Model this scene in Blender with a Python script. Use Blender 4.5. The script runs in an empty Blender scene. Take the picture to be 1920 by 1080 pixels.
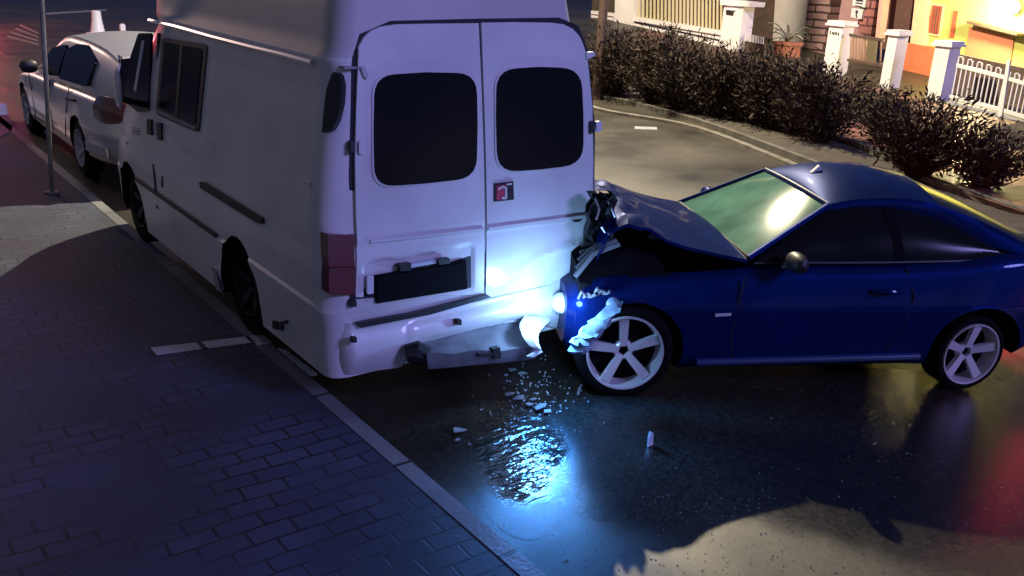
import bpy, bmesh, math, random
import numpy as np
from mathutils import Vector, Matrix
random.seed(7); rng = np.random.default_rng(7)
S = bpy.context.scene
COL = S.collection

# ------------------------------------------------------------------ camera
FPX = 1750.0; CAMH = 2.5
_hs, _vyx, _hy = 0.053, -430.0, -71.0
_th = math.atan(_hs); _d = (540-_hy)*math.cos(_th); _p = math.atan(_d/FPX)
_up = np.array([math.sin(_th)*math.cos(_p), -math.cos(_th)*math.cos(_p), -math.sin(_p)])
_v = np.array([_vyx-960, _hy+_hs*(_vyx-960)-540, FPX]); _v /= np.linalg.norm(_v)
_Y = _v-_up*(_v@_up); _Y /= np.linalg.norm(_Y); _X = np.cross(_Y, _up)
RW = np.stack([_X, _Y, _up])
cam = bpy.data.cameras.new('camera'); camo = bpy.data.objects.new('camera', cam); COL.objects.link(camo)
cam.sensor_width = 36; cam.lens = FPX/1920*36; cam.clip_start = 0.05; cam.clip_end = 500
M = Matrix.Identity(4)
for r in range(3):
    M[r][0] = RW[r, 0]; M[r][1] = -RW[r, 1]; M[r][2] = -RW[r, 2]
M[2][3] = CAMH
camo.matrix_world = M; S.camera = camo

# ------------------------------------------------------------------ night sky, exposure
w = bpy.data.worlds.new('World'); S.world = w; w.use_nodes = True
nt = w.node_tree; bg = nt.nodes['Background']; bg.inputs['Strength'].default_value = 0.15
tc = nt.nodes.new('ShaderNodeTexCoord'); sx_ = nt.nodes.new('ShaderNodeSeparateXYZ'); rp = nt.nodes.new('ShaderNodeValToRGB')
nt.links.new(tc.outputs['Generated'], sx_.inputs[0]); nt.links.new(sx_.outputs[2], rp.inputs['Fac']); nt.links.new(rp.outputs['Color'], bg.inputs['Color'])
e = rp.color_ramp.elements; e[0].position = 0.0; e[0].color = (.10, .10, .16, 1); e[1].position = 1.0; e[1].color = (.22, .25, .50, 1)
for q, c in ((.10, (.20, .30, .85, 1)), (.45, (.22, .33, .95, 1))):
    k = e.new(q); k.color = c
mr = nt.nodes.new('ShaderNodeMapRange'); mr.inputs[1].default_value = -.25; mr.inputs[2].default_value = -.95; nt.links.new(sx_.outputs[0], mr.inputs[0])
mz = nt.nodes.new('ShaderNodeMapRange'); mz.inputs[1].default_value = .75; mz.inputs[2].default_value = .15; nt.links.new(sx_.outputs[2], mz.inputs[0])
ml = nt.nodes.new('ShaderNodeMath'); ml.operation = 'MULTIPLY'; nt.links.new(mr.outputs[0], ml.inputs[0]); nt.links.new(mz.outputs[0], ml.inputs[1])
mxw = nt.nodes.new('ShaderNodeMix'); mxw.data_type = 'RGBA'; nt.links.new(ml.outputs[0], mxw.inputs[0]); nt.links.new(rp.outputs['Color'], mxw.inputs[6]); mxw.inputs[7].default_value = (.95, .90, .86, 1)
# lit house fronts behind the camera: a low band on the -y side
m1 = nt.nodes.new('ShaderNodeMapRange'); m1.inputs[1].default_value = -.35; m1.inputs[2].default_value = -.8; nt.links.new(sx_.outputs[1], m1.inputs[0])
m2 = nt.nodes.new('ShaderNodeMapRange'); m2.inputs[1].default_value = .28; m2.inputs[2].default_value = .16; nt.links.new(sx_.outputs[2], m2.inputs[0])
nzw = nt.nodes.new('ShaderNodeTexNoise'); nzw.inputs['Scale'].default_value = 5; nt.links.new(tc.outputs['Generated'], nzw.inputs['Vector'])
m4 = nt.nodes.new('ShaderNodeMapRange'); m4.inputs[1].default_value = .42; m4.inputs[2].default_value = .62; nt.links.new(nzw.outputs['Fac'], m4.inputs[0])
m3 = nt.nodes.new('ShaderNodeMath'); m3.operation = 'MULTIPLY'; nt.links.new(m1.outputs[0], m3.inputs[0]); nt.links.new(m2.outputs[0], m3.inputs[1])
m5 = nt.nodes.new('ShaderNodeMath'); m5.operation = 'MULTIPLY'; nt.links.new(m3.outputs[0], m5.inputs[0]); nt.links.new(m4.outputs[0], m5.inputs[1])
mx2 = nt.nodes.new('ShaderNodeMix'); mx2.data_type = 'RGBA'; nt.links.new(m5.outputs[0], mx2.inputs[0]); nt.links.new(mxw.outputs[2], mx2.inputs[6]); mx2.inputs[7].default_value = (1.7, 1.6, 2.4, 1)
nt.links.new(mx2.outputs[2], bg.inputs['Color'])
S.view_settings.view_transform = 'Standard'; S.view_settings.look = 'None'
S.view_settings.exposure = 0.0; S.view_settings.gamma = 1.0
S.cycles.max_bounces = 6; S.cycles.sample_clamp_indirect = 3.0
S.cycles.use_denoising = True

def lamp(kind, name, loc, energy, color, aim=None, **kw):
    l = bpy.data.lights.new(name, kind); l.energy = energy; l.color = color
    for k, v in kw.items(): setattr(l, k, v)
    o = bpy.data.objects.new(name, l); COL.objects.link(o); o.location = loc
    if aim is not None:
        o.rotation_euler = (Vector(aim)-Vector(loc)).to_track_quat('-Z', 'Y').to_euler()
    return o
# lavender flood of the building behind the camera: one very soft distant lamp
lamp('SUN', 'sky_fill', (8.0, -9, 8), 1.55, (0.36, 0.33, 1.0), aim=(3.2, 4, 0.6), angle=math.radians(12))
LAMP = Vector((10.6, 13.5, 8.8))           # street lamp head (post is built below)
lamp('POINT', 'street_lamp_light', LAMP-Vector((0, 0, .22)), 14500, (1.0, 0.86, 0.60), shadow_soft_size=0.09)

# ------------------------------------------------------------------ back-projection helpers (measured pixels -> metres)
O3 = np.array([0, 0, CAMH])
def ray(u, v): return RW @ np.array([u-960.0, v-540.0, FPX])
def onZ(u, v, z=0.0):
    r = ray(u, v); return O3+r*((z-CAMH)/r[2])
def onX(u, v, x):
    r = ray(u, v); return O3+r*(x/r[0])
def onP(u, v, p0, n):
    r = ray(u, v); n = np.array(n, float); return O3+r*(((np.array(p0)-O3)@n)/(r@n))
def yr(z): return 4.2+.155*max(0.0, z-1.0)
def onRear(u, v, d=0.0):
    y = 4.2
    for _ in range(8):
        r = ray(u, v); p = O3+r*((y-d)/r[1]); y = yr(p[2])
    return p
XC = 2.97
def hw(z): return .95-.18*max(0.0, z-1.2)-.25*max(0., .5-z)*.3
def onSide(u, v, d=0.0):
    x = 2.02
    for _ in range(8):
        p = onX(u, v, x-d); x = XC-hw(p[2])
    return p

# ------------------------------------------------------------------ materials
def mat(name, col, rough=.5, metal=0, spec=.5, noise=0, nscale=8, bump=0, bscale=40, emit=None, estr=1, coat=0, trans=0):
    m = bpy.data.materials.new(name); m.use_nodes = True
    nt = m.node_tree; b = nt.nodes['Principled BSDF']
    b.inputs['Base Color'].default_value = (*col, 1); b.inputs['Roughness'].default_value = rough
    b.inputs['Metallic'].default_value = metal; b.inputs['Specular IOR Level'].default_value = spec
    b.inputs['Coat Weight'].default_value = coat
    b.inputs['Coat Roughness'].default_value = .035
    if trans: b.inputs['Transmission Weight'].default_value = trans
    if emit: b.inputs['Emission Color'].default_value = (*emit, 1); b.inputs['Emission Strength'].default_value = estr
    tc = nt.nodes.new('ShaderNodeTexCoord')
    if noise:
        n = nt.nodes.new('ShaderNodeTexNoise'); n.inputs['Scale'].default_value = nscale; n.inputs['Detail'].default_value = 6
        nt.links.new(tc.outputs['Object'], n.inputs['Vector'])
        r = nt.nodes.new('ShaderNodeValToRGB'); r.color_ramp.elements[0].position = .3; r.color_ramp.elements[1].position = .72
        r.color_ramp.elements[0].color = (*[c*(1-noise) for c in col], 1); r.color_ramp.elements[1].color = (*[min(1, c*(1+noise)) for c in col], 1)
        nt.links.new(n.outputs['Fac'], r.inputs['Fac']); nt.links.new(r.outputs['Color'], b.inputs['Base Color'])
    if bump:
        n2 = nt.nodes.new('ShaderNodeTexNoise'); n2.inputs['Scale'].default_value = bscale; n2.inputs['Detail'].default_value = 4
        nt.links.new(tc.outputs['Object'], n2.inputs['Vector'])
        bp = nt.nodes.new('ShaderNodeBump'); bp.inputs['Strength'].default_value = bump; bp.inputs['Distance'].default_value = .02
        nt.links.new(n2.outputs['Fac'], bp.inputs['Height']); nt.links.new(bp.outputs['Normal'], b.inputs['Normal'])
    return m
m_van = mat('van_paint', (.66, .66, .66), .36, noise=.16, nscale=1.6, coat=.35, bump=.03, bscale=3)
m_vanroof = mat('van_roof_fibreglass', (.55, .53, .52), .5, noise=.08, nscale=3)
m_black = mat('black_plastic', (.012, .012, .014), .5)
m_seal = mat('door_seal', (.008, .008, .02), .7)
m_dglass = mat('dark_glass', (.006, .006, .007), .12, spec=.35)
m_bglass = mat('smoked_glass', (.008, .008, .009), .14, spec=.22)
m_red = mat('tail_lens', (.10, .010, .012), .22, coat=.4)
m_amber = mat('maroon_lens', (.10, .02, .02), .2, coat=.5)
m_chrome = mat('bright_trim', (.75, .75, .78), .22, metal=.9)
m_grey = mat('grey_steel', (.20, .21, .23), .45, metal=.3, noise=.25, nscale=9)
m_blue = mat('blue_paint', (.003, .0135, .088), .42, metal=.3, spec=0, noise=.18, nscale=3, coat=.3)
m_silver = mat('silver_paint', (.62, .62, .63), .36, metal=.6, coat=.5, noise=.06)
m_tyre = mat('tyre_rubber', (.005, .005, .006), .9, spec=.12, bump=.2)
m_rim = mat('alloy_rim', (.66, .64, .64), .35, metal=.25)
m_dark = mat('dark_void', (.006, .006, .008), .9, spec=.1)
m_conc = mat('concrete', (.22, .22, .23), .55, noise=.25, nscale=6, bump=.3, bscale=50)
m_white = mat('white_render', (.66, .62, .64), .75, noise=.08, nscale=2, bump=.2, bscale=30)
m_whitem = mat('white_metal', (.62, .62, .66), .45)
m_wpaint = mat('white_road_paint', (.62, .62, .60), .6, noise=.3, nscale=14)
m_soil = mat('soil', (.035, .028, .022), .9, noise=.4, nscale=6, bump=.6, bscale=20)
m_brown = mat('brown_gate', (.075, .045, .035), .6, noise=.25, nscale=5)
m_wscreen = mat('windscreen_green_sheen', (.10, .23, .16), .07, spec=.35, noise=.5, nscale=3.2)  # green reflection on the glass put into its base colour
m_hose = mat('pale_plastic', (.55, .62, .68), .4)

def brick_mat(name, c1, c2, mortar, bw, rh, ms=.012, rough=.5, bump=.5, rot=0, plane='xy', noise=.45, fade=False):
    m = bpy.data.materials.new(name); m.use_nodes = True; nt = m.node_tree; b = nt.nodes['Principled BSDF']
    tc = nt.nodes.new('ShaderNodeTexCoord'); mp = nt.nodes.new('ShaderNodeMapping')
    if plane == 'yz': mp.inputs['Rotation'].default_value = (math.radians(90), 0, math.radians(90))
    mp.inputs['Rotation'].default_value[2] += rot
    nt.links.new(tc.outputs['Object'], mp.inputs['Vector'])
    src = mp.outputs['Vector']
    if plane == 'yz':
        sp = nt.nodes.new('ShaderNodeSeparateXYZ'); cb = nt.nodes.new('ShaderNodeCombineXYZ')
        nt.links.new(tc.outputs['Object'], sp.inputs[0]); nt.links.new(sp.outputs[1], cb.inputs[0]); nt.links.new(sp.outputs[2], cb.inputs[1]); src = cb.outputs[0]
    nz = nt.nodes.new('ShaderNodeTexNoise'); nz.inputs['Scale'].default_value = 3; nz.inputs['Detail'].default_value = 3
    nt.links.new(src, nz.inputs['Vector'])
    ad = nt.nodes.new('ShaderNodeVectorMath'); ad.operation = 'MULTIPLY_ADD'; ad.inputs[1].default_value = (.05, .05, 0)
    nt.links.new(nz.outputs['Color'], ad.inputs[0]); nt.links.new(src, ad.inputs[2])
    br = nt.nodes.new('ShaderNodeTexBrick'); br.inputs['Scale'].default_value = 1
    br.inputs['Brick Width'].default_value = bw; br.inputs['Row Height'].default_value = rh; br.inputs['Mortar Size'].default_value = ms; br.inputs['Mortar Smooth'].default_value = .3
    br.inputs['Color1'].default_value = (*c1, 1); br.inputs['Color2'].default_value = (*c2, 1); br.inputs['Mortar'].default_value = (*mortar, 1)
    nt.links.new(ad.outputs[0], br.inputs['Vector'])
    n2 = nt.nodes.new('ShaderNodeTexNoise'); n2.inputs['Scale'].default_value = 1.3; n2.inputs['Detail'].default_value = 8
    nt.links.new(src, n2.inputs['Vector'])
    mx = nt.nodes.new('ShaderNodeMix'); mx.data_type = 'RGBA'; mx.blend_type = 'MULTIPLY'; mx.inputs[0].default_value = noise*1.6
    rp = nt.nodes.new('ShaderNodeValToRGB'); rp.color_ramp.elements[0].position = .35; rp.color_ramp.elements[1].position = .65; rp.color_ramp.elements[0].color = (.35, .35, .35, 1); rp.color_ramp.elements[1].color = (1, 1, 1, 1)
    nt.links.new(n2.outputs['Fac'], rp.inputs['Fac'])
    n5 = nt.nodes.new('ShaderNodeTexNoise'); n5.inputs['Scale'].default_value = 1.9; n5.inputs['Detail'].default_value = 5; nt.links.new(src, n5.inputs['Vector'])
    fd = nt.nodes.new('ShaderNodeMapRange'); fd.inputs[1].default_value = .42; fd.inputs[2].default_value = .58; nt.links.new(n5.outputs['Fac'], fd.inputs[0])
    if fade:
        fm = nt.nodes.new('ShaderNodeMix'); fm.data_type = 'RGBA'; fm.inputs[6].default_value = (*[(p+q)/2*.8 for p, q in zip(c1, c2)], 1); nt.links.new(fd.outputs[0], fm.inputs[0]); nt.links.new(br.outputs['Color'], fm.inputs[7]); bc = fm.outputs[2]
    else: bc = br.outputs['Color']
    nt.links.new(bc, mx.inputs[6]); nt.links.new(rp.outputs['Color'], mx.inputs[7])
    nt.links.new(mx.outputs[2], b.inputs['Base Color'])
    mr = nt.nodes.new('ShaderNodeMapRange'); mr.inputs[3].default_value = rough-.12; mr.inputs[4].default_value = rough+.15
    nt.links.new(n2.outputs['Fac'], mr.inputs[0]); nt.links.new(mr.outputs[0], b.inputs['Roughness'])
    n3 = nt.nodes.new('ShaderNodeTexNoise'); n3.inputs['Scale'].default_value = 45; n3.inputs['Detail'].default_value = 3
    nt.links.new(src, n3.inputs['Vector'])
    sb = nt.nodes.new('ShaderNodeMath'); sb.operation = 'MULTIPLY_ADD'; sb.inputs[1].default_value = .35
    iv = nt.nodes.new('ShaderNodeMath'); iv.operation = 'SUBTRACT'; iv.inputs[0].default_value = 1; nt.links.new(br.outputs['Fac'], iv.inputs[1])
    nt.links.new(n3.outputs['Fac'], sb.inputs[0]); nt.links.new(iv.outputs[0], sb.inputs[2])
    bp = nt.nodes.new('ShaderNodeBump'); bp.inputs['Strength'].default_value = bump; bp.inputs['Distance'].default_value = .012
    nt.links.new(sb.outputs[0], bp.inputs['Height']); nt.links.new(bp.outputs['Normal'], b.inputs['Normal'])
    return m
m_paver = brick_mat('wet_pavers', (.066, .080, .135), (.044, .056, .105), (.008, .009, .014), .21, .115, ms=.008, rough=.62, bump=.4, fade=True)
m_whpaver = brick_mat('white_painted_pavers', (.88, .86, .82), (.82, .80, .78), (.04, .04, .04), .30, 5.0, ms=.02, rough=.55, bump=.5)
m_redpave = brick_mat('red_paving', (.24, .11, .09), (.20, .09, .075), (.08, .045, .04), .4, .4, ms=.02, rough=.5, bump=.4)
m_stone = brick_mat('stone_cladding', (.42, .25, .24), (.33, .19, .19), (.06, .03, .035), .9, .20, ms=.03, rough=.8, bump=1, plane='yz')
m_redstone = brick_mat('red_cladding', (.42, .16, .14), (.35, .12, .12), (.12, .04, .045), .8, .22, ms=.03, rough=.8, bump=1, plane='yz')
m_kerb = brick_mat('kerb_stone', (.26, .27, .29), (.21, .22, .25), (.03, .03, .035), 4.0, .9, ms=.012, rough=.42, bump=.5)

def asphalt():
    m = bpy.data.materials.new('wet_asphalt'); m.use_nodes = True; nt = m.node_tree; b = nt.nodes['Principled BSDF']
    tc = nt.nodes.new('ShaderNodeTexCoord')
    n1 = nt.nodes.new('ShaderNodeTexNoise'); n1.inputs['Scale'].default_value = .7; n1.inputs['Detail'].default_value = 7
    n2 = nt.nodes.new('ShaderNodeTexNoise'); n2.inputs['Scale'].default_value = 190; n2.inputs['Detail'].default_value = 5; n2.inputs['Roughness'].default_value = .7
    for n in (n1, n2): nt.links.new(tc.outputs['Object'], n.inputs['Vector'])
    r = nt.nodes.new('ShaderNodeValToRGB'); r.color_ramp.elements[0].position = .35; r.color_ramp.elements[1].position = .7
    r.color_ramp.elements[0].color = (.015, .0138, .0115, 1); r.color_ramp.elements[1].color = (.036, .031, .022, 1)
    vo = nt.nodes.new('ShaderNodeTexVoronoi'); vo.inputs['Scale'].default_value = 55; nt.links.new(tc.outputs['Object'], vo.inputs['Vector'])
    vr = nt.nodes.new('ShaderNodeMapRange'); vr.inputs[1].default_value = .0; vr.inputs[2].default_value = 1; vr.inputs[3].default_value = .45; vr.inputs[4].default_value = 1.7; nt.links.new(vo.outputs['Color'], vr.inputs[0])
    gm = nt.nodes.new('ShaderNodeVectorMath'); gm.operation = 'SCALE'; nt.links.new(r.outputs['Color'], gm.inputs[0]); nt.links.new(vr.outputs[0], gm.inputs['Scale'])
    nt.links.new(n1.outputs['Fac'], r.inputs['Fac']); nt.links.new(gm.outputs[0], b.inputs['Base Color'])
    mr = nt.nodes.new('ShaderNodeMapRange'); mr.inputs[1].default_value = .3; mr.inputs[2].default_value = .7; mr.inputs[3].default_value = .34; mr.inputs[4].default_value = .55
    nt.links.new(n1.outputs['Fac'], mr.inputs[0]); nt.links.new(mr.outputs[0], b.inputs['Roughness'])
    # wetter lane: a film of water whose outline follows the noise
    sp = nt.nodes.new('ShaderNodeVectorMath'); sp.operation = 'MULTIPLY_ADD'; sp.inputs[1].default_value = (.9, .9, 0); sp.inputs[2].default_value = (-.45, -.45, 0)
    n4 = nt.nodes.new('ShaderNodeTexNoise'); n4.inputs['Scale'].default_value = 1.6; n4.inputs['Detail'].default_value = 6; nt.links.new(tc.outputs['Object'], n4.inputs['Vector']); nt.links.new(n4.outputs['Color'], sp.inputs[0])
    ad = nt.nodes.new('ShaderNodeVectorMath'); ad.operation = 'ADD'; nt.links.new(tc.outputs['Object'], ad.inputs[0]); nt.links.new(sp.outputs[0], ad.inputs[1])
    mp = nt.nodes.new('ShaderNodeMapping'); mp.vector_type = 'TEXTURE'; mp.inputs['Location'].default_value = (4.7, 2.55, 0); mp.inputs['Rotation'].default_value = (0, 0, math.radians(-29)); mp.inputs['Scale'].default_value = (3.0, 1.2, 1)
    nt.links.new(ad.outputs[0], mp.inputs['Vector']); ln = nt.nodes.new('ShaderNodeVectorMath'); ln.operation = 'LENGTH'; nt.links.new(mp.outputs[0], ln.inputs[0])
    fm = nt.nodes.new('ShaderNodeMapRange'); fm.inputs[1].default_value = 1.15; fm.inputs[2].default_value = .75; nt.links.new(ln.outputs['Value'], fm.inputs[0])
    rm = nt.nodes.new('ShaderNodeMix'); rm.inputs[3].default_value = .22; nt.links.new(fm.outputs[0], rm.inputs[0]); nt.links.new(mr.outputs[0], rm.inputs[2]); nt.links.new(rm.outputs[0], b.inputs['Roughness'])
    bs = nt.nodes.new('ShaderNodeMapRange'); bs.inputs[3].default_value = .5; bs.inputs[4].default_value = .2; nt.links.new(fm.outputs[0], bs.inputs[0])
    bp = nt.nodes.new('ShaderNodeBump'); bp.inputs['Distance'].default_value = .006; nt.links.new(bs.outputs[0], bp.inputs['Strength'])
    nt.links.new(n2.outputs['Fac'], bp.inputs['Height']); nt.links.new(bp.outputs['Normal'], b.inputs['Normal'])
    return m
m_road = asphalt()
def sm_(t): t = min(1, max(0, t)); return t*t*(3-2*t)
def water(name='puddle_water', rip=.75, rgh=.12):
    """standing water on asphalt: the 'wet' attribute thins it out to bare asphalt at its edge"""
    m = m_road.copy(); m.name = name; nt = m.node_tree; b = nt.nodes['Principled BSDF']
    wet = nt.nodes.new('ShaderNodeAttribute'); wet.attribute_name = 'wet'
    tc = nt.nodes.new('ShaderNodeTexCoord')
    nb = nt.nodes.new('ShaderNodeTexNoise'); nb.inputs['Scale'].default_value = 3.2; nb.inputs['Detail'].default_value = 6
    nt.links.new(tc.outputs['Object'], nb.inputs['Vector'])
    ad = nt.nodes.new('ShaderNodeMath'); ad.operation = 'ADD'; nt.links.new(wet.outputs['Fac'], ad.inputs[0]); nt.links.new(nb.outputs['Fac'], ad.inputs[1])
    mk = nt.nodes.new('ShaderNodeMapRange'); mk.inputs[1].default_value = .80; mk.inputs[2].default_value = 1.15; nt.links.new(ad.outputs[0], mk.inputs[0])
    mix = nt.nodes.new('ShaderNodeMix'); mix.inputs[3].default_value = rgh
    old = b.inputs['Roughness'].links[0].from_socket
    nt.links.new(mk.outputs[0], mix.inputs[0]); nt.links.new(old, mix.inputs[2]); nt.links.new(mix.outputs[0], b.inputs['Roughness'])
    mp = nt.nodes.new('ShaderNodeMapping'); mp.inputs['Rotation'].default_value = (0, 0, math.radians(38)); mp.inputs['Scale'].default_value = (7, 19, 1)
    nt.links.new(tc.outputs['Object'], mp.inputs['Vector'])
    n = nt.nodes.new('ShaderNodeTexNoise'); n.inputs['Scale'].default_value = 1.0; n.inputs['Detail'].default_value = 3
    nt.links.new(mp.outputs[0], n.inputs['Vector'])
    bp = nt.nodes.new('ShaderNodeBump'); bp.inputs['Distance'].default_value = .03
    ms = nt.nodes.new('ShaderNodeMath'); ms.operation = 'MULTIPLY'; ms.inputs[1].default_value = rip; nt.links.new(mk.outputs[0], ms.inputs[0]); nt.links.new(ms.outputs[0], bp.inputs['Strength'])
    nt.links.new(n.outputs['Fac'], bp.inputs['Height'])
    oldb = b.inputs['Normal'].links[0].from_node; iv = nt.nodes.new('ShaderNodeMapRange'); old_s = oldb.inputs['Strength'].links[0].from_socket; nt.links.new(old_s, iv.inputs[3]); iv.inputs[4].default_value = .05
    nt.links.new(mk.outputs[0], iv.inputs[0]); nt.links.new(iv.outputs[0], oldb.inputs['Strength'])
    nt.links.new(oldb.outputs['Normal'], bp.inputs['Normal']); nt.links.new(bp.outputs['Normal'], b.inputs['Normal'])
    return m
m_water = water()

# ------------------------------------------------------------------ mesh helpers
def tag(o, label=None, cat=None, group=None, kind=None):
    if label: o['label'] = label
    if cat: o['category'] = cat
    if group: o['group'] = group
    if kind: o['kind'] = kind
    return o
def base(name, loc, label, cat, group=None):
    o = bpy.data.objects.new(name, None); COL.objects.link(o); o.location = loc; o.empty_display_size = .2
    return tag(o, label, cat, group)
def wloc(o):
    p = Vector(o.location)
    while o.parent: o = o.parent; p = p+Vector(o.location)
    return p
class MB:
    def __init__(s): s.v = []; s.f = []; s.m = []
    def add(s, vs, fs, mi=0):
        k = len(s.v); s.v += [tuple(float(c) for c in p) for p in vs]; s.f += [tuple(i+k for i in f) for f in fs]; s.m += [mi]*len(fs); return s
    def box(s, a, b, mi=0):
        (x0, y0, z0), (x1, y1, z1) = a, b
        return s.add([(x0,y0,z0),(x1,y0,z0),(x1,y1,z0),(x0,y1,z0),(x0,y0,z1),(x1,y0,z1),(x1,y1,z1),(x0,y1,z1)],
                     [(0,3,2,1),(4,5,6,7),(0,1,5,4),(1,2,6,5),(2,3,7,6),(3,0,4,7)], mi)
    def prism(s, loop, ext, mi=0):
        n = len(loop); e = np.array(ext, float); L = [np.array(p, float) for p in loop]
        return s.add(L+[p+e for p in L], [tuple(range(n)), tuple(range(2*n-1, n-1, -1))]+[(i, i+n, (i+1) % n+n, (i+1) % n) for i in range(n)], mi)
    def tube(s, pts, rad, n=8, mi=0):
        P = [np.array(p, float) for p in pts]; R = rad if hasattr(rad, '__len__') else [rad]*len(P); vs = []; fs = []
        for i, p in enumerate(P):
            t = P[min(i+1, len(P)-1)]-P[max(i-1, 0)]; t /= (np.linalg.norm(t)+1e-9)
            a = np.cross(t, (0, 0, 1)) if abs(t[2]) < .9 else np.cross(t, (1, 0, 0)); a /= np.linalg.norm(a); b = np.cross(t, a)
            for k in range(n):
                q = 2*math.pi*k/n; vs.append(p+(a*math.cos(q)+b*math.sin(q))*R[i])
        for i in range(len(P)-1):
            for k in range(n): fs.append((i*n+k, i*n+(k+1) % n, (i+1)*n+(k+1) % n, (i+1)*n+k))
        fs.append(tuple(range(n-1, -1, -1))); fs.append(tuple(range((len(P)-1)*n, len(P)*n)))
        return s.add(vs, fs, mi)
    def grid(s, G, mi=0, flip=False):
        nu, nv = len(G), len(G[0]); fs = []
        for i in range(nu-1):
            for j in range(nv-1):
                f = (i*nv+j, i*nv+j+1, (i+1)*nv+j+1, (i+1)*nv+j); fs.append(f[::-1] if flip else f)
        return s.add([p for row in G for p in row], fs, mi)
    def slab(s, G, off, mi=0):
        """closed slab: grid G and the same grid moved by off (vector or function)"""
        nu, nv = len(G), len(G[0]); A = [np.array(p, float) for row in G for p in row]
        o = np.array(off, float); B = [p+o for p in A]; N = nu*nv; fs = []
        for i in range(nu-1):
            for j in range(nv-1):
                f = (i*nv+j, i*nv+j+1, (i+1)*nv+j+1, (i+1)*nv+j); fs.append(f); fs.append(tuple(k+N for k in f[::-1]))
        rim = [j for j in range(nv)]+[i*nv+nv-1 for i in range(1, nu)]+[(nu-1)*nv+j for j in range(nv-2, -1, -1)]+[i*nv for i in range(nu-2, 0, -1)]
        for k in range(len(rim)):
            a, b = rim[k], rim[(k+1) % len(rim)]; fs.append((b, a, a+N, b+N))
        return s.add(A+B, fs, mi)
    def build(s, name, mats, parent=None, smooth=True, angle=35, loc=None):
        me = bpy.data.meshes.new(name)
        org = wloc(parent) if parent else Vector(loc if loc is not None else (0, 0, 0))
        me.from_pydata([(x-org.x, y-org.y, z-org.z) for x, y, z in s.v], [], s.f)
        if not isinstance(mats, (list, tuple)): mats = [mats]
        for m in mats: me.materials.append(m)
        bm = bmesh.new(); bm.from_mesh(me)
        for f, i in zip(bm.faces, s.m): f.material_index = i; f.smooth = smooth
        bmesh.ops.triangulate(bm, faces=[f for f in bm.faces if len(f.verts) > 4])
        bmesh.ops.recalc_face_normals(bm, faces=bm.faces[:]); bm.to_mesh(me); bm.free()
        if smooth: me.set_sharp_from_angle(angle=math.radians(angle))
        o = bpy.data.objects.new(name, me); COL.objects.link(o)
        if parent: o.parent = parent
        else: o.location = org
        return o
def rounded(poly, r, n=5):
    out = []; N = len(poly); rr = r if hasattr(r, '__len__') else [r]*N
    for i in range(N):
        p = np.array(poly[i], float); a = np.array(poly[i-1], float)-p; b = np.array(poly[(i+1) % N], float)-p
        q = min(rr[i], .48*np.linalg.norm(a), .48*np.linalg.norm(b))
        if q < .01: out.append(tuple(p)); continue
        s0 = p+a/np.linalg.norm(a)*q; s1 = p+b/np.linalg.norm(b)*q
        for k in range(n+1):
            t = k/n; out.append(tuple((1-t)**2*s0+2*t*(1-t)*p+t*t*s1))
    return out
def catmull(P, n):
    P = [np.array(p, float) for p in P]; out = []; m = len(P)-1
    for i in range(n+1):
        t = i/n*m; k = min(int(t), m-1); t -= k
        p0 = P[max(k-1, 0)]; p1 = P[k]; p2 = P[k+1]; p3 = P[min(k+2, m)]
        out.append(.5*((2*p1)+(-p0+p2)*t+(2*p0-5*p1+4*p2-p3)*t*t+(-p0+3*p1-3*p2+p3)*t**3))
    return out
def lerpf(xs, ys):
    return lambda x: float(np.interp(x, xs, ys))
def cut(obj, cutters, dark_test, mi):
    """real boolean cut, applied to the mesh; faces the cutter made get material mi"""
    cos = []
    for mb in cutters:
        c = mb.build('cutter', m_dark); cos.append(c)
        md = obj.modifiers.new('b', 'BOOLEAN'); md.operation = 'DIFFERENCE'; md.object = c; md.solver = 'EXACT'
    bpy.context.view_layer.update()
    dg = bpy.context.evaluated_depsgraph_get()
    me = bpy.data.meshes.new_from_object(obj.evaluated_get(dg), preserve_all_data_layers=True, depsgraph=dg)
    obj.modifiers.clear(); old = obj.data; obj.data = me; bpy.data.meshes.remove(old)
    off = wloc(obj)
    for p in me.polygons:
        c = p.center+off
        if dark_test(np.array(c), np.array(p.normal)): p.material_index = mi; p.use_smooth = False
    for c in cos:
        d = c.data; bpy.data.objects.remove(c); bpy.data.meshes.remove(d)

# ================================================================== SETTING
PAVZ = .10
def hfun(x, y):
    t = min(1, max(0, (x-13.6)/5.5)); t = t*t*(3-2*t)
    return t*min(1.0, max(-.35, .085*(y-10.0)))
xs = list(np.linspace(2.17, 13, 12))+list(np.linspace(13.4, 26, 26))+[30, 40, 60, 120]
ys = [-40, -20, -10]+list(np.linspace(-5, 30, 50))+[36, 45, 60, 90, 160]
mb = MB(); mb.grid([[(x, y, hfun(x, y)) for y in ys] for x in xs], flip=True)
tag(mb.build('road', m_road), kind='structure')
mb = MB(); mb.grid([[(x, y, -.06) for y in (-200, 0, 300)] for x in (-200, 0, 300)]); tag(mb.build('ground', m_soil), kind='structure')
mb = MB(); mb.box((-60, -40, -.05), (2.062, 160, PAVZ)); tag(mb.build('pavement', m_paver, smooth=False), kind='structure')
# kerb: one run of stones with a rounded arris
prof = [(2.066, -.05), (2.066, PAVZ+.004), (2.158, PAVZ+.004), (2.178, PAVZ-.018), (2.188, -.05)]
mb = MB(); yy = [-40, 0, 2, 4, 6, 8, 12, 16, 25, 60, 160]
mb.grid([[(x, y, z) for x, z in prof] for y in yy], flip=True); tag(mb.build('kerb', m_kerb, angle=20), kind='structure')
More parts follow.
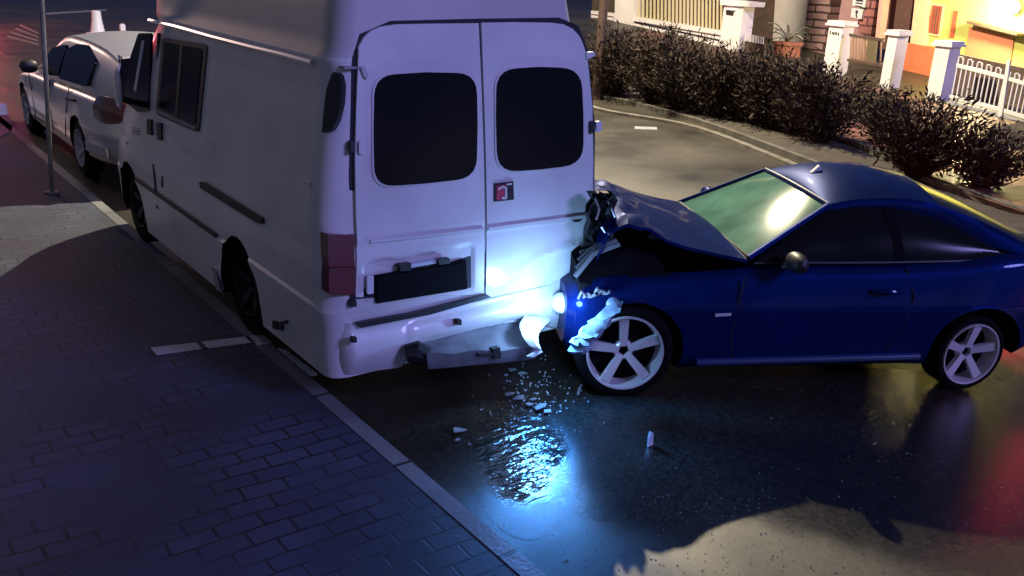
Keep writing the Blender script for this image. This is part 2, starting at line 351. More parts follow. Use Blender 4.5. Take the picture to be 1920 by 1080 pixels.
# white painted paver course on the pavement and white paint on the kerb
def strip_px(name, px, z, m, lift=.004):
    mb = MB(); mb.prism([onZ(u, v, z+lift)[:3] for u, v in px], (0, 0, -.02)); return tag(mb.build(name, m, smooth=False), kind='structure')
zt = PAVZ
strip_px('white_line', [(272, 653), (468, 630), (484, 640), (284, 666)], zt, m_whpaver)
strip_px('kerb_paint_square', [(466, 629), (492, 627), (508, 641), (484, 647)], zt+.004, m_wpaint)
strip_px('kerb_paint', [(521, 652), (537, 657), (594, 699), (580, 700)], zt+.004, m_wpaint)
strip_px('bay_marking', [(-60, 190), (10, 194), (24, 242), (-60, 300)], zt, mat('blue_bay_paint', (.03, .07, .22), .5, noise=.3))
# far side: kerb, verge, second kerb, red footway
def poly_strip(name, px, wid, z0, z1, m, toward=1):
    P = catmull([onZ(u, v, 0) for u, v in px], 24); G = []
    for p in P: G.append([(p[0], p[1], z0-.05), (p[0], p[1], z1), (p[0]+wid*toward, p[1], z1), (p[0]+wid*toward, p[1], z0-.05)])
    mb = MB(); mb.grid(G); return tag(mb.build(name, m, angle=30), kind='structure')
m_farkerb = mat('far_kerb_stone', (.11, .10, .085), .7, noise=.35, nscale=5); m_verge = mat('verge_edging', (.07, .065, .055), .8, noise=.4, nscale=5)
strip_px('lane_dash', [(1190, 237), (1232, 238), (1232, 243), (1190, 242)], .0, m_conc)
poly_strip('far_kerb', [(1075, 192), (1130, 211), (1290, 240), (1450, 300), (1560, 352), (1900, 520)], .13, 0, .05, m_farkerb)
poly_strip('verge_kerb', [(1080, 178), (1180, 196), (1290, 226), (1400, 264), (1560, 326), (1720, 392), (1960, 500)], .10, 0, .07, m_verge)
poly_strip('footway_kerb', [(1100, 148), (1290, 185), (1450, 245), (1570, 266), (1645, 296), (1740, 346), (1890, 398), (1960, 424)], .12, 0, .09, m_verge)
A_ = catmull([onZ(u, v, 0) for u, v in [(1080, 176), (1180, 193), (1290, 223), (1400, 261), (1560, 322), (1720, 388), (1960, 494)]], 20)
B_ = catmull([onZ(u, v, 0) for u, v in [(1100, 150), (1290, 188), (1450, 249), (1570, 270), (1645, 300), (1740, 350), (1960, 428)]], 20)
mb = MB(); mb.grid([[(*(a*(1-t)+b*t)[:2], .03+.03*math.sin(math.pi*t)) for t in np.linspace(0, 1, 6)] for a, b in zip(A_, B_)]); tag(mb.build('verge', m_soil), kind='structure')
mb = MB(); G = []
for b in B_: G.append([(b[0]+.1+t*(19.6-b[0]), b[1]+t*3.2, .02+hfun(b[0]+.1+t*(19.6-b[0]), b[1]+t*3.2)+.05*(1-t)) for t in np.linspace(0, 1, 14)])
mb.grid(G); tag(mb.build('footway', m_redpave), kind='structure')
# far road markings at the top left
strip_px('stop_line', [(86, 24), (200, 17), (200, 20), (86, 27)], 0, m_conc)
for k in range(4): strip_px('crossing_stripe', [(14+8*k, 66-7*k), (72, 82-7*k), (72, 85-7*k), (12+8*k, 69-7*k)], 0, m_farkerb)
# puddle and the wet film around it
def puddle(name, out, m, z):
    P = catmull([np.array([*onZ(u, v)[:2], z]) for u, v in out]+[np.array([*onZ(*out[0])[:2], z])], 80)[:-1]
    c = sum(P)/len(P); mb = MB(); TT = (0.02, .2, .4, .6, .8, 1)
    mb.grid([[tuple(c*(1-t)+p*t) for t in TT] for p in P+[P[0]]]); pud = tag(mb.build(name, m), kind='structure')
    at = pud.data.color_attributes.new('wet', 'FLOAT_COLOR', 'POINT')
    for k in range(len(pud.data.vertices)):
        q = sm_((1-TT[k % 6])/.7); at.data[k].color = (q, q, q, 1)
puddle('puddle', [(850, 800), (890, 752), (960, 725), (1020, 738), (1080, 790), (1100, 850), (1080, 930), (1010, 1010), (930, 985), (880, 905), (850, 850)], m_water, .0015)


# ================================================================== VAN
van = base('white_van', (XC, 6.5, 0), 'white high-roof panel van with dark rear door windows, rammed at its rear corner', 'van')
yf = lerpf([.25, .5, .9, 1.2, 1.97, 2.05, 2.35, 2.5, 2.62], [8.62, 8.75, 8.68, 8.4, 7.72, 7.9, 7.75, 7.3, 6.6])
ringz = [.32, .36, .45, .60, .690, .705, .72, .85, .985, 1.0, 1.02, 1.2, 1.4, 1.6, 1.8, 1.95, 1.975, 2.0, 2.03, 2.1, 2.2, 2.3, 2.4, 2.5, 2.57, 2.61, 2.62]
def vanx(z):
    if z <= 2.3: h = hw(z)
    else: h = lerpf([2.3, 2.4, 2.5, 2.57, 2.61, 2.62], [hw(2.3), .72, .66, .56, .40, .2])(z)
    if .60 <= z <= .69: h += .014*(z-.60)/.09
    elif .69 < z <= .705: h += .014
    elif .85 < z < 1.0: h += .006
    if 1.97 <= z <= 2.0: h += .018
    return h
sts = [('r', 0, .10), ('r', .012, .055), ('r', .035, .022), ('r', .08, 0), ('r', .2, 0)]+[('m', t, 0) for t in (.1, .2, .3, .4, .5, .6, .7, .8, .9, 1.0)]+[('f', .9, .0), ('f', .7, .01), ('f', .45, .04), ('f', .25, .10), ('f', .1, .20), ('f', 0, .36)]
rings = []
for kind, a, ins in sts:
    L = []
    for z in ringz:
        y0, y1 = yr(z)+.2, yf(z)-1.0
        y = yr(z)+a if kind == 'r' else (y0+(y1-y0)*a if kind == 'm' else yf(z)-a)
        L.append((max(.05, vanx(z)-ins), y, z))
    rings.append(L)
G = [[(XC-x, y, z) for x, y, z in L]+[(XC+x, y, z) for x, y, z in L[::-1]] for L in rings]
mb = MB(); mb.grid(G); n = len(ringz); N2 = 2*n
for ri in (0, len(G)-1):
    k = ri*N2
    mb.add([], []); fs = [(k+j, k+j+1, k+N2-2-j, k+N2-1-j) for j in range(n-1)]
    mb.f += fs; mb.m += [0]*len(fs)
fs = [(i*N2, (i+1)*N2, (i+1)*N2+N2-1, i*N2+N2-1) for i in range(len(G)-1)]; mb.f += fs; mb.m += [0]*len(fs)
body = mb.build('body', [m_van, m_dark, m_vanroof], van, angle=40)
arch = []
for yc, ry, rz in ((5.47, .345, .46), (7.86, .40, .47)):
    for x0, x1 in ((1.8, 2.55), (3.39, 4.2)):
        c = MB(); nn = 28
        c.prism([(x0, yc+ry*math.cos(2*math.pi*k/nn), .34+rz*math.sin(2*math.pi*k/nn)) for k in range(nn)], (x1-x0, 0, 0)); arch.append(c)
def vdark(c, nrm):
    for yc, ry, rz in ((5.47, .345, .46), (7.86, .40, .47)):
        q = ((c[1]-yc)/ry)**2+((c[2]-.34)/rz)**2
        if q < 1.02 and (c[0] < 2.56 and c[0] > 2.03 or 3.38 < c[0] < 3.93) and (abs(nrm[0]) < .5 or 2.3 < c[0] < 3.7): return True
    return False
cut(body, arch, vdark, 1)
for p in body.data.polygons:
    if p.center.z > 2.005 and p.material_index == 0: p.material_index = 2

def side_panel(name, px, m, par, d0=0.0, d1=.008, r=0):
    pp = rounded(px, r) if r else px
    L = [onSide(u, v, 0)+np.array([-d1, 0, 0]) for u, v in pp]
    mb = MB(); mb.prism(L, (d1-d0+.01, 0, 0)); return mb.build(name, m, par)
def rear_panel(name, px, m, par, d1=.01, th=.02, r=0):
    pp = rounded(px, r) if r else px
    if par is not van: d1 += .008
    L = [onRear(u, v)+np.array([0, -d1, 0]) for u, v in pp]
    mb = MB(); mb.prism(L, (0, th, 0)); return mb.build(name, m, par)
# side glazing
fr = side_panel('side_window', [(306, 70), (391, 84), (375, 249), (294, 214)], m_black, van, d1=.010, r=9)
side_panel('pane', [(312, 78), (383, 91), (369, 234), (301, 203)], m_bglass, fr, d1=.014, r=7)
side_panel('divider', [(342, 84), (347, 85), (337, 221), (332, 219)], m_black, fr, d1=.017)
side_panel('sill_rail', [(299, 206), (371, 238), (370, 243), (298, 211)], m_grey, fr, d1=.017)
fd = side_panel('cab_window', [(262, 62), (285, 62), (281, 208), (262, 211), (233, 187), (246, 110)], m_bglass, van, d1=.012, r=5)
side_panel('quarter_bar', [(270, 76), (275, 76), (259, 172), (255, 168)], m_whitem, fd, d1=.018)
mb = MB()
for px in ([(296, 62), (299, 62), (289, 308), (286, 306)], [(286, 306), (290, 308), (297, 392), (294, 390)], [(303, 330), (306, 331), (306, 352), (303, 350)]):
    mb.prism([onSide(u, v)+np.array([-.004, 0, 0]) for u, v in px], (.014, 0, 0))
mb.build('door_seam', m_seal, van)
for px in ([(279, 222), (287, 224), (288, 254), (280, 251)], [(297, 229), (306, 231), (306, 264), (299, 261)]):
    side_panel('door_handle', px, m_black, van, d1=.018, r=3)
side_panel('rub_strip', [(379, 340), (386, 341), (496, 409), (497, 419), (489, 418), (381, 352)], m_black, van, d1=.022, r=2)
side_panel('rub_strip', [(256, 331), (409, 438), (409, 446), (257, 338)], m_black, van, d1=.018)
side_panel('sill_trim', [(402, 500), (409, 502), (419, 545), (411, 544)], m_chrome, van, d1=.02, r=2)
mb = MB()
for px in ([(514, 600), (522, 602), (522, 618), (514, 615)], [(526, 603), (540, 600), (540, 606), (533, 608), (532, 620), (526, 617)]):
    mb.prism([onSide(u, v)+np.array([-.012, 0, 0]) for u, v in px], (.02, 0, 0))
mb.build('jacking_bracket', m_black, van)
side_panel('side_marker', [(577, 339), (584, 341), (584, 347), (577, 346)], m_chrome, van, d1=.02, r=2)
side_panel('wing_indicator', [(229, 262), (238, 264), (239, 270), (230, 267)], m_chrome, van, d1=.015, r=2)
mb = MB()
for k in range(3): mb.prism([onSide(u, v)+np.array([-.006, 0, 0]) for u, v in ((248, 238+k*5), (262, 241+k*5), (262, 243+k*5), (248, 240+k*5))], (.016, 0, 0))
mb.build('wing_vent', m_grey, van)
# gutter trim
mb = MB(); mb.tube([onSide(u, v, .02) for u, v in ((280, 38), (330, 50), (400, 70), (470, 88), (530, 102), (585, 117))], .014, 6); mb.build('roof_gutter', m_chrome, van)
# mirror on the near wing
mir = MB(); cpt = onX(222, 166, 1.86)
G = []
for i in range(9):
    t = i/8*2-1; rr = math.sqrt(max(0, 1-t*t))
    G.append([(cpt[0]+.022*rr*math.cos(a), cpt[1]+.05*rr*math.sin(a)*1.2, cpt[2]+.155*t) for a in np.linspace(0, 2*math.pi, 15)])
mir.grid(G); mh = mir.build('mirror', m_van, van)
mb = MB(); mb.tube([(cpt[0]+.02, cpt[1], cpt[2]-.08), (2.08, cpt[1]+.03, cpt[2]-.14)], .025, 8); mb.build('mirror_arm', m_black, mh)
# wheels of the van
def wheel(par, c, ax, r, wdt, rimr, spokes=5, m_r=None, name='wheel', ph=90, out=1, yaw=0, full=True):
    """c centre of outer face, ax = unit vector along the car (local x), outward = horizontal perpendicular"""
    ax = np.array([*ax, 0]); outv = np.array([-ax[1], ax[0], 0])*out; up = np.array([0, 0, 1.]); c = np.array(c, float)
    if yaw:
        a = math.radians(yaw); ax, outv = ax*math.cos(a)+outv*math.sin(a), outv*math.cos(a)-ax*math.sin(a)
    def P(rad, a, d): return c+ax*rad*math.cos(a)+up*rad*math.sin(a)+outv*d
    w_ = base(name, tuple(c), None, None); w_.parent = par; w_.location = Vector(c)-wloc(par)
    prof = [(rimr*.98, -wdt), (r*.93, -wdt), (r, -wdt+.03), (r, -.035), (r*.96, -.008), (rimr*1.08, 0), (rimr*.985, -.012), (rimr*.97, -.05)]
    mb = MB(); nn = 48; mb.grid([[P(q, 2*math.pi*k/nn, d) for q, d in prof] for k in range(nn+1)]); mb.build('tyre', m_tyre, w_)
    mb = MB()
    prof = [(rimr*.985, -.012), (rimr*.98, .004), (rimr*.935, .002), (rimr*.91, -.03), (rimr*.86, -.10)]
    mb.grid([[P(q, 2*math.pi*k/nn, d) for q, d in prof] for k in range(nn+1)])
    for k in range(spokes):
        a0 = math.radians(ph)+2*math.pi*k/spokes; t = np.array([-math.sin(a0), math.cos(a0)]); e = np.array([math.cos(a0), math.sin(a0)])
        def Q(rad, sd, d): q = e*rad+t*sd; return c+ax*q[0]+up*q[1]+outv*d
        for s0, s1 in ((-.030, .030),):
            mb.add([Q(.03, s0*.7, -.045), Q(.03, s1*.7, -.045), Q(rimr*.9, s1, -.012), Q(rimr*.9, s0, -.012), Q(.03, s0*.7, -.075), Q(.03, s1*.7, -.075), Q(rimr*.9, s1, -.045), Q(rimr*.9, s0, -.045)],
                   [(0,1,2,3),(7,6,5,4),(0,4,5,1),(1,5,6,2),(2,6,7,3),(3,7,4,0)])
        
    mb.grid([[P(q, 2*math.pi*k/20, d) for q, d in ((.034, -.05), (.05, -.045), (.06, -.055), (.065, -.08))] for k in range(21)])
    mb.build('rim', m_r or m_rim, w_, angle=30)
    mb = MB(); mb.grid([[P(q, 2*math.pi*k/24, -.11) for q in (.01, rimr*.88)] for k in range(25)])
    mb.grid([[P(q, 2*math.pi*k/24, d) for q, d in ((.12, -.108), (.12, -.085), (.02, -.085))] for k in range(25)])
    mb.build('brake_disc', m_dark, w_)
    return w_
for y in (5.56, 7.92):
    wheel(van, (2.10, y, .435), (0, -1), .33, .20, .2, m_r=m_black, out=-1)
    wheel(van, (3.84, y, .33), (0, 1), .33, .20, .2, m_r=m_black, out=-1)

# rear doors: seal sheet behind, then two pressed panels
sealpx = [(655, 562), (654, 330), (660, 110), (674, 64), (732, 39), (893, 35), (1048, 33), (1084, 48), (1102, 95), (1115, 240), (1113, 400), (1108, 516)]
rear_panel('door_seal', sealpx, m_seal, van, d1=.004, th=.02)
def door(name, px_bl, px_br, top_px, left_px, right_px, dent):
    """pressed door: fine grid between measured edges"""
    bl, br = onRear(*px_bl), onRear(*px_br)
    tp = [onRear(u, v) for u, v in top_px]; lp = [onRear(u, v) for u, v in left_px]; rp = [onRear(u, v) for u, v in right_px]
    tx = lerpf([p[0] for p in tp], [p[2] for p in tp]); lx = lerpf([p[2] for p in lp], [p[0] for p in lp]); rx = lerpf([p[2] for p in rp], [p[0] for p in rp])
    nu, nv = 44, 64; G = []
    for i in range(nu+1):
        a = i/nu; row = []
        for j in range(nv+1):
            b = j/nv
            zb = bl[2]*(1-a)+br[2]*a; zt0 = 2.2
            z = zb+(zt0-zb)*b
            for _ in range(5):
                x = lx(z)*(1-a)+rx(z)*a; zt1 = tx(x); z = zb+(zt1-zb)*b
            row.append((x, yr(z)-.024+dent(x, z), z))
        G.append(row)
    mb = MB(); mb.slab(G, (0, .018, 0)); return mb.build(name, m_van, van, angle=50)
def sm(t): t = min(1, max(0, t)); return t*t*(3-2*t)
def dentL(x, z):
    d = .012*sm((1.075-z)/.02)
    if 2.2 < x < 2.95: d += .016*sm((x-2.22)/.02)*sm((2.93-x)/.015)*sm((.965-z)/.015)*sm((z-.69)/.02)
    return d
def dentR(x, z):
    d = .012*sm((1.06-z)/.02)
    zc = lerpf([3.02, 3.15, 3.3, 3.45, 3.6, 3.85], [.67, .70, .78, .84, .86, .88])(x)
    d += .004*sm((zc-z)/.05)*sm((x-3.0)/.3)-.016*math.exp(-((z-zc)/.022)**2)*sm((x-3.05)/.3)
    d -= .006*(1+math.sin(x*21+z*9))*sm((1.0-z)/.2)*sm((x-3.2)/.3)
    return d
ld = door('rear_door', (665, 556), (904, 552), [(664, 108), (668, 88), (678, 70), (692, 57), (712, 49), (740, 45), (800, 44), (892, 43)], [(665, 556), (664, 400), (662, 300), (664, 200), (669, 90)], [(905, 553), (905, 420), (903, 300), (899, 180), (893, 43)], dentL)
rd = door('rear_door', (909, 551), (1103, 511), [(898, 42), (960, 41), (1030, 42), (1052, 45), (1070, 54), (1084, 70), (1092, 92), (1096, 110)], [(909, 551), (909, 420), (907, 300), (903, 180), (898, 43)], [(1103, 511), (1107, 400), (1108, 300), (1106, 200), (1095, 90)], dentR)
for d_, px in ((ld, [(697, 140), (887, 136), (887, 331), (697, 348)]), (rd, [(925, 129), (1083, 127), (1087, 306), (927, 321)])):
    cx = sum(p[0] for p in px)/4; cy = sum(p[1] for p in px)/4
    rim = rear_panel('window_rim', [(cx+(u-cx)*1.05, cy+(v-cy)*1.045) for u, v in px], m_van, d_, d1=.023, th=.012, r=42)
    bow = [(px[0]), ((px[0][0]+px[1][0])/2, (px[0][1]+px[1][1])/2-4), px[1], ((px[1][0]+px[2][0])/2+2, (px[1][1]+px[2][1])/2), px[2], ((px[2][0]+px[3][0])/2, (px[2][1]+px[3][1])/2+2), px[3], ((px[0][0]+px[3][0])/2-2, (px[0][1]+px[3][1])/2)]
    rear_panel('window', bow, m_dglass, d_, d1=.027, th=.012, r=[38, 0, 38, 0, 38, 0, 38, 0])
# badge beside the seam: dark square, red field, pale hook-shaped mark
bd = rear_panel('badge', [(921, 342), (957, 338), (958, 372), (921, 376)], m_black, rd, d1=.022, th=.01)
rear_panel('red_field', [(925, 346), (944, 344), (944, 371), (925, 373)], mat('badge_red', (.45, .05, .10), .4), bd, d1=.025, th=.006)
mb = MB()
for px in ([(927, 351), (937, 345), (938, 348), (928, 354)], [(936, 345), (944, 349), (944, 371), (940, 371), (940, 352), (936, 349)], [(935, 367), (944, 366), (943, 371), (935, 371)], [(943, 342), (953, 341), (953, 344), (943, 345)]):
    mb.prism([onRear(u, v)+np.array([0, -.037, 0]) for u, v in px], (0, .008, 0))
mb.build('badge_mark', m_wpaint, bd)
rear_panel('door_lock', [(1067, 409), (1074, 404), (1086, 403), (1088, 408), (1080, 414), (1070, 414)], m_black, rd, d1=.022, th=.014, r=4)
rear_panel('door_moulding', [(690, 448), (903, 425), (903, 430), (690, 453)], m_van, ld, d1=.026, th=.02)
rear_panel('door_moulding', [(910, 424), (1104, 399), (1104, 405), (910, 430)], m_van, rd, d1=.026, th=.02)
for par, px, p2 in ((ld, [(650, 262), (659, 262), (659, 283), (650, 283)], [(666, 262), (678, 262), (678, 286), (666, 286)]), (rd, [(1099, 226), (1107, 225), (1107, 247), (1099, 248)], [(1110, 226), (1120, 225), (1120, 244), (1110, 246)]), (rd, [(1088, 472), (1100, 470), (1100, 492), (1088, 495)], [(1103, 471), (1116, 468), (1117, 489), (1104, 492)])):
    hg = rear_panel('hinge', p2, m_whitem, par, d1=.034, th=.02, r=4); rear_panel('hinge_pin', px, m_black, hg, d1=.036, th=.03, r=2)
rear_panel('roof_clip', [(1092, 97), (1108, 96), (1110, 103), (1094, 110)], m_van, van, d1=.035, th=.03, r=2)
rear_panel('clearance_lamp', [(669, 122), (676, 121), (684, 138), (683, 148), (676, 142)], m_chrome, ld, d1=.03, th=.014, r=3)
# plate area
pl = rear_panel('number_plate', [(703, 518), (866, 490), (869, 536), (706, 563)], m_dark, ld, d1=.018, th=.02)
rear_panel('plate_frame', [(700, 515), (870, 486), (873, 540), (703, 567)], m_dark, pl, d1=.012, th=.014)
for px in ([(740, 492), (762, 489), (762, 502), (742, 504)], [(812, 483), (834, 480), (835, 489), (814, 492)]):
    rear_panel('plate_lamp', px, m_black, ld, d1=.045, th=.04)
rear_panel('plate_light_bar', [(762, 493), (812, 484), (812, 490), (762, 499)], m_hose, ld, d1=.03, th=.03)
rear_panel('reflector', [(684, 515), (696, 514), (696, 548), (684, 549)], m_whitem, ld, d1=.02, th=.015, r=3)
# tail lights
tl = rear_panel('tail_light', [(611, 440), (660, 437), (663, 551), (614, 551)], m_red, van, d1=.022, th=.09, r=3)
rear_panel('lens_divider', [(613, 500), (662, 499), (662, 503), (613, 504)], m_amber, tl, d1=.025, th=.01)
# black vent grille wrapped round the rear pillar
Pv = np.array([2.075, yr(1.8)+.02, 1.8]); nv_ = np.array([-.78, -.62, .12])
vp = rounded([(625, 134), (638, 138), (643, 160), (641, 195), (633, 228), (622, 246), (605, 250), (608, 215), (613, 170)], [6, 6, 3, 0, 0, 4, 6, 0, 0])
mb = MB(); mb.prism([onP(u, v, Pv, nv_)+nv_*.012 for u, v in vp], tuple(-nv_*.05)); mb.build('pillar_vent', m_black, van)
rear_panel('gutter_end', [(640, 124), (664, 124), (664, 128), (640, 128)], m_grey, van, d1=.03, th=.05)
# bumper: bent up toward the struck corner
G = []
for i in range(60):
    t = i/59; u = 634+t*(1092-634)
    vt = np.interp(u, [634, 665, 760, 900, 1000, 1040, 1092], [604, 607, 590, 562, 540, 532, 520]); vb = np.interp(u, [634, 750, 768, 800, 900, 985, 1010, 1040, 1070, 1092], [702, 686, 650, 638, 612, 592, 606, 614, 596, 560])
    row = []
    for j in range(14):
        s = j/13; v = vb+(vt-vb)*s; p = onRear(u, v); cr = max(0, (u-960)/130)
        y = p[1]-.045*math.sin(math.pi*min(1, s*1.15))-.02+.10*cr*cr*.3+.012*cr*math.sin(9*s+u*.09)
        if u < 655: y += .10*((655-u)/21)**2
        row.append((p[0], y, p[2]))
    G.append(row)
mb = MB(); mb.slab(G, (0, .05, 0)); bp = mb.build('bumper', m_van, van, angle=45)
mb = MB(); mb.prism([onRear(u, v)+np.array([0, -.052, 0]) for u, v in ((664, 600), (760, 583), (905, 548), (912, 552), (800, 584), (668, 609))], (0, .03, 0)); mb.build('bumper_step', m_black, bp)
for u, v in ((845, 595), (650, 627)):
    rear_panel('bumper_bolt', [(u-4, v-5), (u+4, v-5), (u+4, v+5), (u-4, v+5)], m_black, bp, d1=.085, th=.03)
rear_panel('towing_eye', [(652, 561), (664, 560), (664, 572), (652, 573)], m_black, van, d1=.03, th=.03, r=2)

# bumper shell torn loose below the van, lying askew
tb = base('torn_bumper', tuple(onZ(890, 690, .0)), 'grey bumper shell torn loose under the rear of the white van', 'bumper')
mb = MB()
def tp(u, v, y=4.0): r = ray(u, v); return O3+r*(y/r[1])
back = [tp(u, v, 4.22) for u, v in ((782, 634), (830, 624), (880, 612), (930, 602), (968, 598))]
frt = [tp(u, v, 3.98) for u, v in ((800, 664), (850, 661), (905, 658), (960, 655), (1012, 652))]
bot = [tp(u, v, 4.0) for u, v in ((804, 690), (855, 686), (905, 681), (960, 676), (1006, 670))]
G = [[b*(1-t)+f*t+np.array([0, 0, -.02*math.sin(math.pi*t)+.008*math.sin(7*t+i)]) for t in np.linspace(0, 1, 6)]+[f*(1-t)+q*t for t in (.5, 1)] for i, (b, f, q) in enumerate(zip(catmull(back, 16), catmull(frt, 16), catmull(bot, 16)))]
mb.slab(G, (0, .01, -.012)); mb.build('shell', m_grey, tb, angle=40)
mb = MB(); mb.tube([tp(762, 662, 4.1), tp(780, 660, 4.08), tp(800, 668, 4.05)], [.05, .065, .055], 10); mb.build('end_cap', m_black, tb)
mb = MB(); mb.prism([tp(u, v, 3.965) for u, v in ((925, 655), (938, 652), (940, 672), (926, 673))], (0, .04, 0)); mb.prism([tp(u, v, 3.96) for u, v in ((898, 664), (925, 662), (925, 667), (898, 668))], (0, .03, 0)); mb.build('bracket', m_black, tb)
# white strip peeled off the bumper's end
mb = MB(); L = catmull([tp(u, v, y) for u, v, y in ((985, 592, 4.16), (975, 610, 4.05), (980, 630, 3.98), (990, 645, 3.95), (1000, 652, 3.93))], 14); R_ = catmull([tp(u, v, y) for u, v, y in ((1035, 598, 4.14), (1012, 622, 4.02), (1010, 640, 3.96), (1012, 648, 3.94), (1015, 656, 3.92))], 14)
mb.slab([[l, (l+r)/2+np.array([0, -.02, .01]), r] for l, r in zip(L, R_)], (0, .006, 0)); mb.build('peeled_flap', m_van, tb)
mb = MB(); mb.slab([[tp(988, 668, 3.93), tp(1000, 670, 3.92)], [tp(1012, 655, 3.92), tp(1018, 660, 3.91)]], (0, .008, 0)); mb.build('clip', m_hose, tb)

# ================================================================== CARS (generic coach builder in a local frame s: nose->tail, w: near side->far side)
class Frame:
    def __init__(s, A, u): s.A = np.array(A, float); s.u = np.array(u, float)/np.linalg.norm(u); s.n = np.array([-s.u[1], s.u[0]])
    def __call__(s, a, w_, z): q = s.A+s.u*a+s.n*w_; return np.array([q[0], q[1], z])
    def px(s, u, v, w_):
        p = onP(u, v, [*(s.A+s.n*w_), 0], [*s.n, 0]); q = p[:2]-s.A; return np.array([q@s.u, w_, p[2]])
def lower_body(F, W, st, mats, par, wheels, ra, crease=.58, sub=8):
    """st: list of (s, inset, z0, zshoulder, zdeck)"""
    rings = []
    for s_, e, z0, zs, zd in catmull(st, len(st)*sub):
        h = zs-z0
        half = [(e+.07, z0), (e+.02, z0+.05), (e+.004, z0+.12*h+.05), (e, z0+.38*h), (e-.006, crease-.04 if zs > crease+.06 else z0+.6*h), (e-.012, crease if zs > crease+.06 else z0+.66*h), (e+.002, crease+.03 if zs > crease+.06 else z0+.72*h), (e+.02, zs-.1*h), (e+.05, zs-.02), (e+.09, zs), (e+.2, zd-.004), (W*.32, zd+.012), (W*.5, zd+.018)]
        rings.append([F(s_, q, z) for q, z in half]+[F(s_, W-q, z) for q, z in half[-2::-1]])
    mb = MB(); mb.grid(rings); n = len(rings[0]); h = n//2
    for ri in (0, len(rings)-1):
        k = ri*n; fs = [(k+j, k+j+1, k+n-2-j, k+n-1-j) for j in range(h-1)]+[(k+h-1, k+h, k+h+1)]
        mb.f += fs; mb.m += [0]*len(fs)
    fs = [(i*n, (i+1)*n, (i+1)*n+n-1, i*n+n-1) for i in range(len(rings)-1)]; mb.f += fs; mb.m += [0]*len(fs)
    o = mb.build('body', mats, par, angle=38)
    cs = []
    for sw, zc, in wheels:
        for w0, w1 in ((-.2, .34), (W-.34, W+.2)):
            c = MB(); nn = 36; c.prism([F(sw+ra*math.cos(2*math.pi*k/nn), w0, zc+ra*math.sin(2*math.pi*k/nn)) for k in range(nn)], tuple(np.array([*F.n, 0])*(w1-w0))); cs.append(c)
    def dk(c, nr):
        q = c[:2]-F.A; s_, w_ = q@F.u, q@F.n
        for sw, zc in wheels:
            if (s_-sw)**2+(c[2]-zc)**2 < (ra*1.015)**2 and (w_ < .36 or w_ > W-.36):
                if abs(nr[:2]@F.n) < .55 or .25 < w_ < W-.25: return True
        return False
    cut(o, cs, dk, 1); return o
def patch(F, edges, nu, nv, bulge, nrm):
    """ruled patch between two polylines of local (s,w,z) points with an outward bulge"""
    A_, B_ = catmull(edges[0], nu), catmull(edges[1], nu); nrm = np.array(nrm, float); G = []
    for i, (a, b) in enumerate(zip(A_, B_)):
        row = []
        for j in range(nv+1):
            t = j/nv; p = a*(1-t)+b*t+nrm*bulge*4*t*(1-t); row.append(F(*p))
        G.append(row)
    return G

# ---------------- blue coupe
A0 = onZ(1175, 744)[:2]; B0 = onZ(1820, 735)[:2]
F = Frame(A0, B0-A0); WB = float(np.linalg.norm(B0-A0)); CW = 1.62
coupe = base('blue_coupe', (*((A0+B0)/2+F.n*.8), 0), 'dark blue two-door coupe with crumpled nose rammed into the back of the white van', 'car')
st = [(-.40, .10, .30, .66, .66), (-.30, .03, .22, .72, .70), (-.1, .0, .18, .76, .70), (.25, 0, .17, .78, .68), (.55, 0, .17, .80, .74), (.8, 0, .17, .82, .82), (1.2, 0, .17, .83, .83), (1.7, 0, .18, .84, .84), (2.1, -.012, .18, .87, .87), (2.4, -.005, .20, .91, .91), (2.65, .04, .24, .92, .93), (2.85, .16, .30, .90, .91), (2.95, .30, .36, .84, .85)]
cb = lower_body(F, CW, st, [m_blue, m_dark], coupe, [(0, .29), (WB-.03, .262)], .33)
# engine bay showing under the buckled bonnet
mb = MB(); G = []
for s_ in np.linspace(-.34, .62, 9): G.append([F(s_, w_, .80+.05*math.sin(w_*7+s_*9)+(.05 if .15 < w_ < CW-.5 and s_ < .2 else -.05)) for w_ in np.linspace(.07, CW-.07, 12)])
mb.slab(G, (0, 0, -.25)); mb.build('engine_bay', m_dark, coupe)
mb = MB()
for k in range(7): mb.tube([F(-.36+.02*k, .1+.06*k, .75+.03*k), F(-.25+.03*k, .14+.05*k, .88+.02*(k % 3)), F(-.1, .12+.08*k, .95)], .016, 6)
mb.build('bent_brackets', m_grey, coupe)
mb = MB(); G = []
for i in range(15):
    t = i/14; v = 362+t*190; row = []
    for j in range(9):
        q = j/8; u = 1106+q*46+5*math.sin(i*1.9)+4*math.sin(j*2.3+i); row.append(tp(u, v, 4.08-.10*q+.035*math.sin(i*1.3+j*2.1)))
    G.append(row)
mb.slab(G, (.02, .06, 0)); mb.build('crushed_front', m_black, coupe, angle=20)
mb = MB()
for L in ([(1152, 362, 3.98), (1140, 378, 4.0), (1150, 398, 3.97), (1156, 414, 3.96)], [(1116, 372, 4.02), (1124, 392, 4.0), (1118, 412, 4.0)], [(1128, 425, 3.98), (1138, 440, 3.96)], [(1150, 432, 3.95), (1141, 462, 3.96)]): mb.tube([tp(*p) for p in L], .008, 5)
mb.build('bent_trim', m_chrome, coupe)
